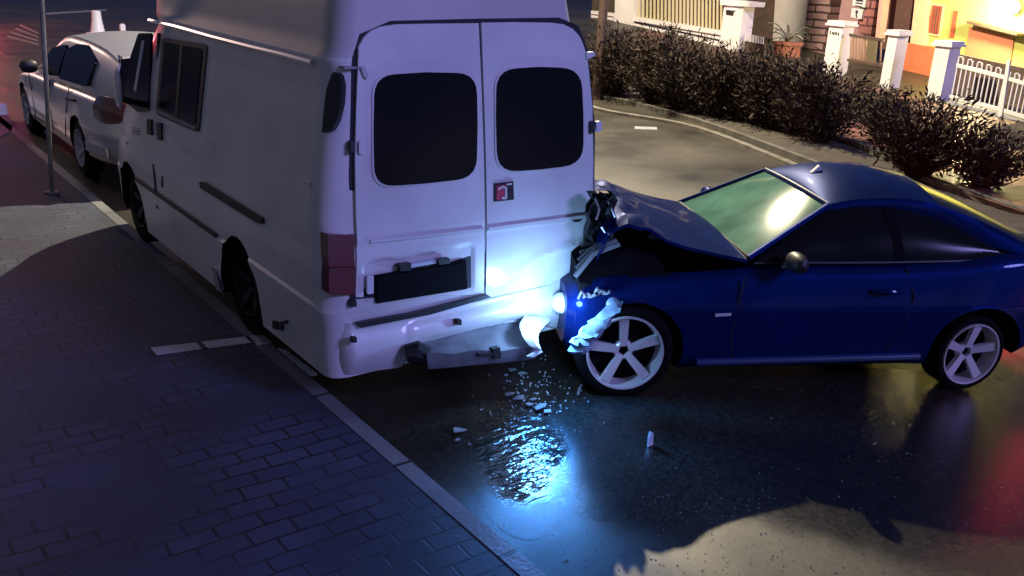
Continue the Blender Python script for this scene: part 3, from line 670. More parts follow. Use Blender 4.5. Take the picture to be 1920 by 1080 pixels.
# bonnet: folded up at the front
def bonnet(a, b):
    s_ = -.24+a*.94; w_ = .09+b*(CW-.18)
    z = np.interp(a, [0, .08, .18, .30, .42, .6, .8, 1], [.90, 1.03, 1.06, 1.05, 1.0, .945, .90, .865])
    z += .05*math.sin(math.pi*b)*(1-.3*a)
    cr = (1-sm((a-.25)/.25)); z += cr*(.035*abs(math.sin(7.5*b+5*a))-.02+.022*abs(math.sin(15*b-12*a))-.012)
    z += .012*math.sin(9*a+4*b)*(1-a)
    z -= .03*sm((b-.75)/.2)*cr
    s_ += cr*.03*math.sin(12*b)
    return F(s_, w_, z)
mb = MB(); mb.slab([[bonnet(a, b) for b in np.linspace(0, 1, 34)] for a in np.linspace(0, 1, 40)], (0, 0, -.02)); mb.build('bonnet', m_blue, coupe, angle=16)
# windscreen and its frame
WB0, WB1 = (.72, .13, .865), (.70, CW-.13, .865); WT0, WT1 = (1.265, .30, 1.16), (1.265, CW-.30, 1.16)
G = patch(F, ([WB0, WT0], [WB1, WT1]), 16, 20, .045, (-.5, 0, .42))
bw = MB(); bw.slab(G, tuple(-np.array([0, 0, .012]))); ws = bw.build('windscreen', m_wscreen, coupe, angle=60)
mb = MB()
for edge in ([r[0] for r in G], [r[-1] for r in G]): mb.tube(edge, .020, 6)
mb.tube(G[-1], .014, 6); mb.build('screen_pillars', m_blue, coupe)
mb = MB(); mb.tube(G[0], .016, 6); mb.build('cowl', m_black, coupe)
mb = MB(); mb.tube([p+np.array([0, 0, .014]) for p in G[-1]], .008, 5); mb.build('screen_trim', m_chrome, coupe)
# roof
wsG = G
rail = [(1.25, .30, 1.165), (1.45, .30, 1.205), (1.75, .29, 1.215), (2.0, .27, 1.18), (2.3, .22, 1.085), (2.66, .14, .935)]
def mirrorw(L): return [(a, CW-b, c) for a, b, c in L]
G0 = patch(F, (rail[:4], mirrorw(rail[:4])), 14, 20, .095, (0, 0, 1))[0]
G = patch(F, (rail[:4], mirrorw(rail[:4])), 14, 20, .095, (0, 0, 1))
for i in range(7):
    for j in range(21): G[i][j] = G[i][j]+(wsG[-1][j]-G0[j])*(1-i/7)**2
mb = MB(); mb.slab(G, (0, 0, -.02)); mb.build('roof', m_blue, coupe, angle=60)
roofG = G
G1 = patch(F, (rail[3:], mirrorw(rail[3:])), 10, 20, .075, (.3, 0, .9))[0]
G = patch(F, (rail[3:], mirrorw(rail[3:])), 10, 20, .075, (.3, 0, .9))
for i in range(5):
    for j in range(21): G[i][j] = G[i][j]+(roofG[-1][j]-G1[j])*(1-i/5)**2
mb = MB(); mb.slab(G, (0, 0, -.02)); mb.build('rear_window', m_bglass, coupe, angle=60)
# fin aerial and roof lamp reflection piece
mb = MB(); q = F(1.36, .78, 1.265); mb.prism([q, q+np.array([*F.u*.10, -.004]), q+np.array([*F.u*.05, .05])], tuple(np.array([*F.n, 0])*.03)); mb.build('roof_aerial', m_whitem, coupe)
# side glazing (near and far)
def sideglass(mir):
    top = [(.80, .135, .885), (1.05, .225, 1.045), (1.27, .295, 1.155), (1.5, .285, 1.165), (1.8, .275, 1.145), (2.05, .25, 1.08), (2.33, .17, .955)]
    bot = [(.74, .085, .845), (1.05, .085, .85), (1.3, .085, .852), (1.55, .085, .855), (1.85, .085, .862), (2.15, .09, .870), (2.40, .11, .885)]
    if mir: top, bot = mirrorw(top), mirrorw(bot)
    sg = -1 if not mir else 1
    G = patch(F, (top, bot), 30, 8, .025, (0, sg, .35))
    mb = MB(); mb.slab(G, tuple(np.array([*F.n, 0])*(-sg)*.012)); o = mb.build('side_window', m_bglass, coupe, angle=60)
    mb = MB(); i = 17; mb.slab([[p+np.array([*F.n*sg*.004, .002]) for p in G[i]], [p+np.array([*F.n*sg*.004, .002]) for p in G[i+1]]], tuple(np.array([*F.n, 0])*(-sg)*.006)); mb.build('door_pillar', m_dark, o)
    mb = MB(); TR = catmull([(1.25, .30, 1.165), (1.45, .30, 1.205), (1.75, .29, 1.215), (2.0, .27, 1.18), (2.3, .22, 1.085), (2.66, .14, .935)], 24); BR = catmull([(1.20, .27, 1.12), (1.5, .281, 1.160), (1.8, .271, 1.140), (2.05, .246, 1.075), (2.33, .166, .95), (2.62, .075, .90)], 24)
    if mir: TR, BR = mirrorw(TR), mirrorw(BR)
    mb.slab([[F(*a), F(*(np.array(a)*.5+np.array(b)*.5+np.array([0, -.012 if not mir else .012, .006]))), F(*b)] for a, b in zip(TR, BR)], tuple(np.array([*F.n, 0])*(-sg)*.02)); mb.build('roof_rail', m_blue, coupe, angle=60)
    mb = MB(); mb.tube([r[-1] for r in G], .009, 6); mb.build('waist_trim', m_black, coupe)
sideglass(False); sideglass(True)
# mirrors
for w_, sg, s_ in ((-.05, -1, .95), (CW+.03, 1, .98)):
    c = F(s_, w_, .895); G = []
    for i in range(11):
        t = i/10*2-1; rr = math.sqrt(max(0, 1-t*t))**.7
        G.append([c+np.array([*(F.u*.055*rr*math.cos(a)), .06*rr*math.sin(a)])+np.array([*(F.n*.10*t), 0]) for a in np.linspace(0, 2*math.pi, 15)])
    mb = MB(); mb.grid(G); mm = mb.build('mirror', m_black if sg < 0 else m_blue, coupe)
    mb = MB(); mb.tube([c+np.array([*(-F.n*sg*.08), -.03]), F(s_-.03, .06 if sg < 0 else CW-.06, .83)], .022, 7); mb.build('mirror_stalk', m_black, mm)
# door shut lines, handle, repeater, fuel flap
def side_line(pts, wid=.006):
    mb = MB(); mb.tube([F(*p) for p in pts], wid, 5); return mb
side_line([(.66, -.001, .78), (.64, .0, .6), (.62, .001, .4), (.66, .012, .25)]).build('door_seam', m_seal, coupe)
side_line([(1.72, .045, .83), (1.78, .0, .66), (1.76, -.004, .5), (1.66, .002, .3)]).build('door_seam', m_seal, coupe)
mb = MB(); mb.tube([F(1.50, -.004, .70), F(1.54, -.028, .702), (F(1.64, -.028, .705)), F(1.68, -.004, .706)], .014, 7); mb.build('door_handle', m_blue, coupe)
p = F.px(1356, 590, -.006); mb = MB(); mb.prism([F(p[0]-.05, -.010, p[2]-.012), F(p[0]+.05, -.010, p[2]-.006), F(p[0]+.05, -.010, p[2]+.012), F(p[0]-.05, -.010, p[2]+.008)], tuple(np.array([*F.n, 0])*.02)); mb.build('side_repeater', m_hose, coupe)
mb = MB(); mb.slab([[F(s_, -.012-.012*math.sin(math.pi*t), .205+.02*(s_-.4)+.045*t) for t in np.linspace(0, 1, 5)] for s_ in np.linspace(.42, WB-.42, 20)], tuple(np.array([*F.n, 0])*.03)); mb.build('sill_skirt', mat('sill_gloss_blue', (.02, .04, .14), .22, spec=.8, coat=1), coupe, angle=60)
# wheels
wheel(coupe, F(-.035, .0, .29), F.u, .305, .2, .243, ph=96, out=-1, yaw=2)
wheel(coupe, F(WB-.04, .02, .258), F.u, .258, .2, .212, ph=84, out=-1, yaw=-7)
wheel(coupe, F(0, CW, .29), F.u, .31, .2, .25, ph=90, out=1)
wheel(coupe, F(WB, CW, .275), F.u, .30, .2, .236, ph=90, out=1)
# tail lights glow (brake lamps)
m_tlit = mat('lit_tail_lens', (.4, .01, .01), .3, emit=(1, .03, .05), estr=6)
for w0 in (.10, CW-.34):
    mb = MB(); mb.prism([F(2.80, w0, .66), F(2.87, w0+.12, .66), F(2.9, w0+.24, .66), F(2.9, w0+.24, .78), F(2.87, w0+.12, .78), F(2.80, w0, .78)] if w0 < .5 else [F(2.9, w0, .66), F(2.87, w0+.12, .66), F(2.80, w0+.24, .66), F(2.80, w0+.24, .78), F(2.87, w0+.12, .78), F(2.9, w0, .78)], tuple(np.array([*F.u, 0])*.05)); mb.build('tail_light', m_tlit, coupe)
    lamp('POINT', 'tail_light_glow', F(3.05, w0+.12, .74) if w0 > .5 else F(2.86, .02, .62), 170 if w0 > .5 else 2.5, (1, .05, .06), shadow_soft_size=.06)
# near headlight, still burning against the van's bumper
m_hl = mat('lit_headlamp', (.9, .95, 1), .2, emit=(.55, .75, 1.0), estr=.1)
hp = F(-.40, .24, .53)
mb = MB(); G = []
for i in range(9):
    t = i/8*math.pi/2; G.append([hp+np.array([*(-F.u*.07*math.cos(t)), 0])+np.array([*(F.n*.085*math.sin(t)*math.cos(a)), .065*math.sin(t)*math.sin(a)]) for a in np.linspace(0, 2*math.pi, 17)])
mb.grid(G); mb.build('headlight', m_hl, coupe)
lamp('POINT', 'headlight_glow', F(-.49, -.09, .62), 19, (.27, .53, 1.0), shadow_soft_size=.06)
lamp('SPOT', 'headlight_beam', F(-.50, .02, .52), 95, (.04, .28, .95), aim=(3.2, 2.5, 0), spot_size=math.radians(135), spot_blend=.7, shadow_soft_size=.05)
m_headlit = mat('headlit_blue_plastic', (.20, .30, .40), .5, noise=.45, nscale=14)  # blue panels coloured pale: the headlight's glare is in the base colour
# torn wing and bumper pieces round the headlight
mb = MB()
L = catmull([tp(u, v, y) for u, v, y in ((1062, 575, 4.0), (1085, 558, 3.95), (1110, 546, 3.9), (1140, 548, 3.82), (1166, 566, 3.74))], 14)
R_ = catmull([tp(u, v, y) for u, v, y in ((1066, 588, 3.97), (1092, 584, 3.92), (1118, 576, 3.86), (1140, 578, 3.78), (1160, 584, 3.72))], 14)
mb.slab([[l*(1-t)+r*t+np.array([.004*math.sin(i*3.1), -.02*math.sin(math.pi*t)+.012*math.sin(i*1.7+t*6), .008*math.sin(i*2.3+t*5)]) for t in np.linspace(0, 1, 5)] for i, (l, r) in enumerate(zip(L, R_))], (0, .012, 0)); mb.build('torn_wing', m_headlit, coupe)
mb = MB()
L = catmull([tp(u, v, y) for u, v, y in ((1148, 572, 3.74), (1112, 598, 3.78), (1090, 622, 3.8), (1072, 640, 3.82), (1070, 662, 3.82))], 14)
R_ = catmull([tp(u, v, y) for u, v, y in ((1162, 578, 3.70), (1138, 612, 3.72), (1122, 634, 3.74), (1108, 648, 3.76), (1104, 656, 3.78))], 14)
mb.slab([[l*(1-t)+r*t+np.array([.012*math.sin(i*2.7+t*7), -.04*math.sin(math.pi*t)+.010*math.sin(i*2.1+t*5), .008*math.sin(i*1.3+t*9)]) for t in np.linspace(0, 1, 6)] for i, (l, r) in enumerate(zip(L, R_))], (0, .012, 0)); mb.build('torn_bumper_corner', m_headlit, coupe, angle=30)
mb = MB()
for k in range(6):
    u0, v0 = 1085+9*k, 560-2*k; mb.tube([tp(u0, v0, 3.92-.02*k), tp(u0+6+3*(k % 2), v0-14+7*(k % 3), 3.88-.02*k), tp(u0+14, v0-4, 3.86-.02*k)], .010, 6)
mb.build('torn_cables', m_grey, coupe)

# ---------------- silver car parked in front of the van
F2 = Frame((2.35, 14.0), (0, -1)); CW2 = 1.7; WB2 = 2.9
sil = base('silver_hatchback', (3.2, 12.4, 0), 'silver hatchback parked at the kerb in front of the white van', 'car')
st = [(-.82, .34, .34, .60, .62), (-.72, .16, .24, .66, .68), (-.45, .04, .20, .74, .76), (0, 0, .2, .80, .82), (.45, 0, .2, .84, .88), (.9, 0, .2, .86, .88), (1.6, 0, .2, .88, .90), (2.3, 0, .2, .91, .93), (2.9, 0, .22, .94, .95), (3.4, .02, .26, .95, .96), (3.85, .07, .30, .94, .95), (4.1, .18, .34, .90, .91), (4.2, .34, .40, .84, .85)]
lower_body(F2, CW2, st, [m_silver, m_dark], sil, [(0, .31), (WB2, .31)], .36, crease=.62)
rail2 = [(1.65, .27, 1.40), (2.1, .27, 1.44), (2.8, .26, 1.45), (3.4, .27, 1.42), (3.75, .28, 1.36)]
def mir2(L): return [(a, CW2-b, c) for a, b, c in L]
G = patch(F2, (rail2, mir2(rail2)), 14, 14, .06, (0, 0, 1)); mb = MB(); mb.slab(G, (0, 0, -.02)); mb.build('roof', m_silver, sil, angle=60)
G = patch(F2, ([(.55, .14, .90), rail2[0]], [(.55, CW2-.14, .90), mir2(rail2)[0]]), 10, 12, .1, (-.5, 0, .5)); mb = MB(); mb.slab(G, (0, 0, -.015)); mb.build('windscreen', m_bglass, sil, angle=60)
G = patch(F2, ([(3.77, .29, 1.36), (4.08, .2, .93)], [(3.77, CW2-.29, 1.36), (4.08, CW2-.2, .93)]), 8, 10, .06, (.8, 0, .3)); mb = MB(); mb.slab(G, (-.0, .015, 0)); mb.build('rear_window', m_dglass, sil, angle=60)
mb = MB(); mb.slab([[F2(*p), F2(p[0]-.16, p[1], p[2]+.012)] for p in [(3.80, .32+.106*i, 1.385+.05*math.sin(math.pi*i/10)) for i in range(11)]], (0, 0, -.018)); mb.build('roof_spoiler', m_silver, sil)
for mr in (False, True):
    top = [(.62, .16, .92), (1.1, .22, 1.20), (1.65, .27, 1.395), (2.2, .275, 1.43), (2.8, .27, 1.44), (3.4, .28, 1.41), (3.78, .30, 1.35)]
    bot = [(.55, .09, .89), (1.1, .09, .88), (1.65, .09, .89), (2.2, .09, .91), (2.8, .09, .94), (3.4, .10, .95), (4.06, .16, .93)]
    if mr: top, bot = mir2(top), mir2(bot)
    sg = -1 if not mr else 1
    G = patch(F2, (top, bot), 20, 8, .03, (0, sg, .3)); mb = MB(); mb.slab(G, tuple(np.array([*F2.n, 0])*(-sg)*.02)); mb.build('side_panel', m_silver, sil, angle=60)
def sil_panel(name, px, m, par, r=5, d=.035):
    # windows set into the leaning side panel
    L = []
    for u, v in (rounded(px, r) if r else px):
        x = 2.45
        for _ in range(6):
            p = onX(u, v, x); x = 2.35+np.interp(p[2], [.85, .95, 1.40], [.07, .085, .27])-.012
        L.append(onX(u, v, x-d))
    mb = MB(); mb.prism(L, (.06, 0, 0)); return mb.build(name, m, par)
sil_panel('side_window', [(89, 140), (87, 106), (97, 90), (122, 83), (123, 90), (107, 143)], m_bglass, sil)
sil_panel('side_window', [(110, 147), (124, 93), (143, 82), (163, 84), (179, 115), (161, 163)], m_bglass, sil)
mb = MB(); c = F2(1.0, -.07, .99); G = []
for i in range(9):
    t = i/8*2-1; rr = math.sqrt(max(0, 1-t*t))**.7
    G.append([c+np.array([.11*t, .07*rr*math.cos(a), .085*rr*math.sin(a)]) for a in np.linspace(0, 2*math.pi, 13)])
mb.grid(G); mb.build('mirror', m_black, sil)
def sx(px, x, r=3):
    return [onX(u, v, x) for u, v in (rounded(px, r) if r else px)]
mb = MB(); mb.prism(sx([(122, 182), (136, 186), (136, 191), (122, 188)], 2.335), (.03, 0, 0)); mb.build('door_handle', m_black, sil)
for L in ([(.55, -.001, .88), (.62, -.004, .62), (.66, .004, .30)], [(1.62, .03, .90), (1.65, -.006, .62), (1.66, .004, .30)], [(2.6, .03, .93), (2.5, -.006, .66), (2.3, .003, .34)]):
    mb = MB(); mb.tube([F2(*p) for p in L], .006, 5); mb.build('door_seam', m_seal, sil)
mb = MB(); G = []
for i in range(9):
    t = i/8; s_ = 3.62+.5*t; e = np.interp(s_, [3.4, 3.85, 4.1, 4.2], [.02, .07, .18, .30])
    hh = .14*math.sqrt(max(.02, 1-(1.6*(t-.45))**2*.8)); G.append([F2(s_, e-.016, .86-hh*.9), F2(s_, e-.022, .86), F2(s_, e-.002, .86+hh*.5), F2(s_, e+.03, .86+hh)])
mb.slab(G, (.03, .01, 0)); mb.build('tail_light', m_amber, sil)
mb = MB(); mb.slab([[F2(3.3, -.012, .36), F2(3.3, -.015, .46)], [F2(3.9, .055, .38), F2(3.9, .05, .48)]], (.02, 0, 0)); mb.build('bumper_strip', m_silver, sil)
wheel(sil, F2(0, .01, .31), F2.u, .31, .2, .21, ph=90, out=-1)
wheel(sil, F2(WB2, .01, .31), F2.u, .31, .2, .21, ph=70, out=-1)
wheel(sil, F2(0, CW2-.01, .31), F2.u, .31, .2, .21, out=1)
wheel(sil, F2(WB2, CW2-.01, .31), F2.u, .31, .2, .21, out=1)
mb = MB(); mb.slab([[F2(-.62-.1*t, .10+.1*t, .58), F2(-.60-.1*t, .12+.1*t, .68)] for t in (0, .5, 1)], (.02, -.02, 0)); mb.build('headlight', m_chrome, sil)

# ================================================================== shards on the wet road
m_shard = mat('shard_plastic', (.28, .31, .35), .4)
shards = [(960, 697, 22), (978, 702, 16), (948, 706, 10), (955, 742, 18), (975, 748, 24), (1000, 752, 14), (992, 762, 20), (1014, 768, 26), (1036, 758, 12), (1026, 775, 16), (985, 735, 8), (860, 812, 24), (858, 828, 8), (880, 836, 7), (1086, 736, 12)]
for k, (u, v, sz) in enumerate(shards):
    p = onZ(u, v, .004); s_ = sz*.0017; a0 = random.random()*6.28; nn = random.randint(4, 6)
    tilt = random.uniform(-.5, .5)
    L = [(p[0]+s_*random.uniform(.5, 1)*math.cos(a0+2*math.pi*i/nn)*1.4, p[1]+s_*random.uniform(.4, 1)*math.sin(a0+2*math.pi*i/nn), .012+.5*s_*tilt*math.cos(2*math.pi*i/nn)+.5*s_*abs(tilt)) for i in range(nn)]
    mb = MB(); mb.prism(L, (0, 0, .006)); o = mb.build('plastic_shard', m_shard, smooth=False, loc=tuple(p))
    tag(o, 'broken pale plastic shard lying on the wet road below the torn bumper', 'debris', 'shards scattered on the wet road')
p = onZ(1220, 838, 0); mb = MB(); mb.prism([(p[0]-.02, p[1], .004), (p[0]+.022, p[1]+.004, .004), (p[0]+.018, p[1]+.006, .075), (p[0]-.004, p[1]+.01, .088), (p[0]-.016, p[1]+.006, .06)], (.004, .012, 0))
tag(mb.build('upright_shard', m_hose, smooth=False, loc=tuple(p)), 'small white shard standing upright on the road between blue puddle and coupe', 'debris')
p = onZ(1083, 745, 0); q = onZ(1090, 728, 0); mb = MB(); mb.tube([p+np.array([0, 0, .012]), (p+q)/2+np.array([0, 0, .03]), q+np.array([0, 0, .02])], .01, 6)
tag(mb.build('trim_strip', m_grey, loc=tuple(p)), 'thin bent trim strip lying by the coupe\'s front wheel', 'debris')

mb = MB()
for k in range(260):
    u = random.gauss(1330, 150); v = random.uniform(930, 1078)
    if random.random() < .3: u, v = random.uniform(700, 1900), random.uniform(760, 1075)
    p = onZ(u, v, 0); r_ = random.uniform(.002, .0065)
    if p[0] < 2.25: continue
    mb.add([(p[0]+r_, p[1], .0), (p[0]-r_*.5, p[1]+r_*.9, 0), (p[0]-r_*.6, p[1]-r_*.8, 0), (p[0]+r_*.1, p[1]+r_*.2, r_*1.2)], [(0, 1, 3), (1, 2, 3), (2, 0, 3)])
m2 = MB()
for k in range(170):
    p = onZ(random.gauss(1000, 42), random.gauss(748, 34), 0); r_ = random.uniform(.003, .009)
    m2.add([(p[0]+r_, p[1], .003), (p[0]-r_*.5, p[1]+r_*.9, .003), (p[0]-r_*.6, p[1]-r_*.8, .003), (p[0]+r_*.1, p[1]+r_*.2, .003+r_*.9)], [(0, 1, 3), (1, 2, 3), (2, 0, 3), (0, 2, 1)])
tag(m2.build('broken_glass', m_hose, smooth=False), 'crumbs of broken glass on the wet road below the torn bumper', 'broken glass', kind='stuff')
tag(mb.build('gravel', m_conc, smooth=False), 'scattered grit on the wet road in the foreground', 'gravel', kind='stuff')
# ================================================================== pole, cone, street lamp
p0 = onZ(98, 362, PAVZ); p1 = onX(78, 0, p0[0]); d = (p1-p0)
pole = base('signpost', tuple(p0), 'thin grey metal signpost standing on the pavement beside the silver car', 'post')
mb = MB(); mb.tube([p0, p0+d*.5, p0+d*1.7], .021, 12); mb.build('post', m_grey, pole)
mb = MB(); mb.tube([p0+np.array([0, 0, .0]), p0+np.array([0, 0, .02])], .07, 12); mb.build('foot_plate', m_grey, pole)
pc = onZ(184, 64, 0)
cone = base('traffic_cone', tuple(pc), 'white traffic cone standing on the road beyond the silver car', 'cone')
mb = MB(); nn = 20; mb.grid([[pc+np.array([r*math.cos(2*math.pi*k/nn), r*math.sin(2*math.pi*k/nn), z]) for r, z in ((.23, .03), (.19, .06), (.13, .42), (.12, .62), (.09, .64), (.001, .64))] for k in range(nn+1)]); mb.build('cone_body', m_whitem, cone)
mb = MB(); mb.box((pc[0]-.26, pc[1]-.26, 0), (pc[0]+.26, pc[1]+.26, .035)); mb.build('cone_base', m_whitem, cone, smooth=False)
pc = onZ(230, 57, 0); mb = MB(); mb.box((pc[0]-.07, pc[1]-.07, 0), (pc[0]+.07, pc[1]+.07, .16)); mb.prism([(pc[0]-.05, pc[1]-.05, .16), (pc[0]+.05, pc[1]-.05, .16), (pc[0]+.05, pc[1]+.05, .16), (pc[0]-.05, pc[1]+.05, .16)], (0, 0, .03)); tag(mb.build('marker_block', m_whitem, smooth=False, loc=tuple(pc)), 'small white block on the road to the right of the cone', 'marker')
pf = onZ(1118, 186, 0)
sl = base('street_lamp', tuple(pf), 'tall brown street lamp post just beside the van\'s right edge', 'street lamp')
mb = MB(); mb.tube([pf, pf+np.array([0, 0, 3]), pf+np.array([-.05, 0, 9.6])], [.10, .085, .06], 12); mb.build('post', m_brown, sl)
mb = MB(); mb.tube([pf+np.array([-.05, 0, 9.55]), (pf+np.array(LAMP))/2*np.array([1, 1, 0])+np.array([0, 0, 9.8]), np.array(LAMP)+np.array([.3, 0, .1])], .04, 8); mb.build('arm', m_brown, sl)
mb = MB(); l = np.array(LAMP); mb.grid([[l+np.array([.35*r*math.cos(a), .16*r*math.sin(a), z]) for r, z in ((.001, .14), (.6, .13), (.95, .06), (1, 0), (.95, -.02))] for a in np.linspace(0, 2*math.pi, 17)]); mb.build('lamp_head', m_grey, sl)

# ================================================================== oleander bushes on the verge
m_leaf = bpy.data.materials.new('oleander_leaf'); m_leaf.use_nodes = True
nt = m_leaf.node_tree; b = nt.nodes['Principled BSDF']; b.inputs['Roughness'].default_value = .7; b.inputs['Specular IOR Level'].default_value = .25
oi = nt.nodes.new('ShaderNodeTexCoord'); nz = nt.nodes.new('ShaderNodeTexNoise'); nz.inputs['Scale'].default_value = 9; nt.links.new(oi.outputs['Object'], nz.inputs['Vector'])
rp = nt.nodes.new('ShaderNodeValToRGB'); rp.color_ramp.elements[0].position = .35; rp.color_ramp.elements[1].position = .7; rp.color_ramp.elements[0].color = (.009, .007, .005, 1); rp.color_ramp.elements[1].color = (.044, .026, .018, 1)
nt.links.new(nz.outputs['Fac'], rp.inputs['Fac']); nt.links.new(rp.outputs['Color'], b.inputs['Base Color'])
m_stem = mat('bush_stem', (.02, .014, .010), .8)
def bush(u, vb, vt, hwpx, label, n=1700, z0=.05, spread=1.0):
    p = onZ(u, vb, z0); dist = np.linalg.norm(p-O3); k = dist/FPX; n = int(n*1.9)
    Hh = (vb-vt)*k*1.02; R = hwpx*k*1.48
    root = base('oleander_bush', tuple(p), label, 'bush', 'oleander bushes along the verge')
    mb = MB(); tips = []
    for i in range(64):
        a = random.random()*6.283; rr = R*random.uniform(.15, 1.0); h = Hh*random.uniform(.35, 1.0)*(1-.2*(rr/R)**2)
        t = np.array([rr*math.cos(a), rr*math.sin(a), h]); q0 = p+np.array([.10*R*math.cos(a), .10*R*math.sin(a), -.05]); q1 = p+t*np.array([.45, .45, .55]); q2 = p+t
        mb.tube([q0, q1, q2], [.014, .010, .005], 4); tips.append((q0, q1, q2))
    mb.build('stems', m_stem, root)
    vs = []; fs = []
    for i in range(n):
        q0, q1, q2 = random.choice(tips); t = random.random()**(.6 if i % 3 else 1.3)
        c = q0*(1-t)**2+2*q1*t*(1-t)+q2*t*t+rng.normal(0, .035+.05*R, 3)
        if c[2] < p[2]+.04: continue
        out = np.array([c[0]-p[0], c[1]-p[1], .35+.5*random.random()])+rng.normal(0, .35, 3); out /= np.linalg.norm(out)
        Lh = random.uniform(.06, .17); wd = random.uniform(.009, .02); sd = np.cross(out, rng.normal(0, 1, 3)); sd /= np.linalg.norm(sd)
        k0 = len(vs); droop = np.array([0, 0, -.03*random.random()])
        vs += [c, c+out*Lh*.5+sd*wd+droop*.3, c+out*Lh+droop, c+out*Lh*.5-sd*wd+droop*.3]; fs.append((k0, k0+1, k0+2, k0+3))
    mb = MB(); mb.add(vs, fs); o = mb.build('foliage', m_leaf, root, smooth=False)
bush(1145, 180, 52, 56, 'dark bushy oleander nearest the van, against the street lamp', 2600)
bush(1225, 192, 56, 62, 'dark dense oleander below the middle of the white fence railing', 2700)
bush(1302, 212, 76, 56, 'dark oleander below the fence pillar with the letter slot', 2500)
bush(1385, 224, 98, 54, 'oleander below the small picket gate', 2100)
bush(1452, 240, 104, 52, 'oleander below the stone clad pillar', 2000)
bush(1536, 266, 120, 62, 'broad oleander below the white pillar with the house number', 2300)
bush(1612, 226, 162, 48, 'low oleander below the brown garden gate', 1300)
bush(1716, 328, 188, 76, 'large open oleander below the white sliding gate\'s pillar', 2500)
bush(1836, 352, 246, 54, 'smallest oleander, reddened by the coupe\'s brake lights', 1500)
bush(1262, 172, 66, 50, 'dark oleander of the back row, behind the railing\'s end', 1700)
bush(1182, 156, 60, 46, 'dark oleander of the back row, behind the bush by the lamp post', 1500)
bush(1268, 204, 72, 50, 'dark oleander between the railing and the letter slot pillar', 1500)
bush(1345, 220, 92, 48, 'brownish oleander just right of the letter slot pillar', 1500)
bush(1420, 232, 108, 46, 'brownish oleander in front of the potted agave', 1400)
bush(1494, 252, 118, 48, 'brownish oleander in front of the numbered pillar\'s left edge', 1400)
bush(1655, 262, 178, 44, 'low loose oleander in front of the short white pillar', 1000)
# slim tree stake next to the right-hand bush
p = onZ(1800, 330, .05); q = onP(1823, 235, p, (RW[0, 2], RW[1, 2], 0)); mb = MB(); mb.tube([p, (p+q)/2, q], .02, 8)
tag(mb.build('bush_stake', m_brown, loc=tuple(p)), 'thin wooden stake leaning beside the reddened oleander', 'stake')

# ================================================================== houses and fences across the street
XF, XH = 20.0, 23.5
def pr(px, x, th=.25, r=0): return [onX(u, v, x) for u, v in (rounded(px, r) if r else px)], (th, 0, 0)
def P(name, px, x, m, par, th=.25, smooth=False):
    mb = MB(); L, e = pr(px, x, th); mb.prism(L, e); return mb.build(name, m, par, smooth=smooth)
def box_px(u0, v0, u1, v1, x, th, dz=0):
    """axis aligned box whose front face spans the pixel rectangle on plane x"""
    um, vm = (u0+u1)/2, (v0+v1)/2
    ya, yb = onX(u0, vm, x)[1], onX(u1, vm, x)[1]; zt, zb = onX(um, v0, x)[2], onX(um, v1, x)[2]
    return (x, min(ya, yb), zb-dz), (x+th, max(ya, yb), zt)
def pillar(label, body_px, cap_px, x=XF, depth=.45, plaque=None, drop=.5):
    a, b = box_px(*body_px, x, depth, drop); root = base('gate_pillar', ((a[0]+b[0])/2, (a[1]+b[1])/2, a[2]), label, 'pillar', 'white gate pillars')
    mb = MB(); mb.box(a, b); mb.build('shaft', m_white, root, smooth=False)
    c, d_ = box_px(*cap_px, x, depth); mb = MB(); mb.box((a[0]-.07, a[1]-.07, b[2]+.002), (b[0]+.07, b[1]+.07, b[2]+.05)); mb.box((a[0]-.04, a[1]-.04, b[2]+.052), (b[0]+.04, b[1]+.04, b[2]+.12)); mb.build('cap', m_white, root, smooth=False)
    return root, a, b
# white boundary wall with bars
fen = base('white_fence', tuple(onX(1270, 90, XF)-np.array([0, 0, .4])), 'white boundary wall with dark vertical bars between its pillars', 'fence')
P('plinth', [(1150, 33), (1350, 66), (1346, 120), (1150, 70)], XF, m_white, fen, .25)
P('coping', [(1150, 25), (1352, 58), (1351, 66), (1150, 33)], XF-.06, m_white, fen, .36)
P('groove', [(1184, 39), (1348, 74), (1348, 77), (1184, 42)], XF-.015, m_seal, fen, .05)
P('low_wall', [(1108, 25), (1152, 30), (1152, 60), (1108, 52)], XF+.05, m_white, fen, .25)
P('low_coping', [(1108, 20), (1152, 26), (1152, 31), (1108, 26)], XF, m_white, fen, .35)
P('end_pillar', [(1154, -60), (1192, -60), (1184, 62), (1152, 58)], XF-.1, m_white, fen, .45)
P('end_pillar', [(1358, 8), (1394, 13), (1381, 125), (1345, 120)], XF-.1, m_white, fen, .45)
P('pillar_cap', [(1350, -2), (1407, 4), (1405, 13), (1350, 9)], XF-.18, m_white, fen, .6)
P('letter_slot', [(1361, 20), (1375, 22), (1374, 29), (1361, 27)], XF-.125, m_black, fen, .05)
P('letter_slot_hood', [(1360, 16), (1377, 18), (1377, 20), (1360, 18)], XF-.16, m_whitem, fen, .08)
mb = MB()
for k in range(24):
    u0 = 1190+k*6.95; vb = 27+(u0-1190)*.172; L, e = pr([(u0+1.2, vb-110), (u0+3.6, vb-110), (u0+3.2, vb+6), (u0, vb+6)], XF+.05, .03); mb.prism(L, e)
for dv in (-70,):
    L, e = pr([(1188, 24+dv), (1356, 53+dv), (1356, 56+dv), (1188, 27+dv)], XF+.09, .02); mb.prism(L, e)
mb.build('railing', mat('railing_cream', (.50, .43, .28), .5), fen, smooth=False)
bk = P('garden_screen', [(1110, -60), (1356, -60), (1350, 66), (1110, 24)], XF+.6, mat('screen_brown', (.055, .04, .03), .8, noise=.4, nscale=6), None, .1)
tag(bk, 'dark brown garden screen behind the white fence bars', 'screen')
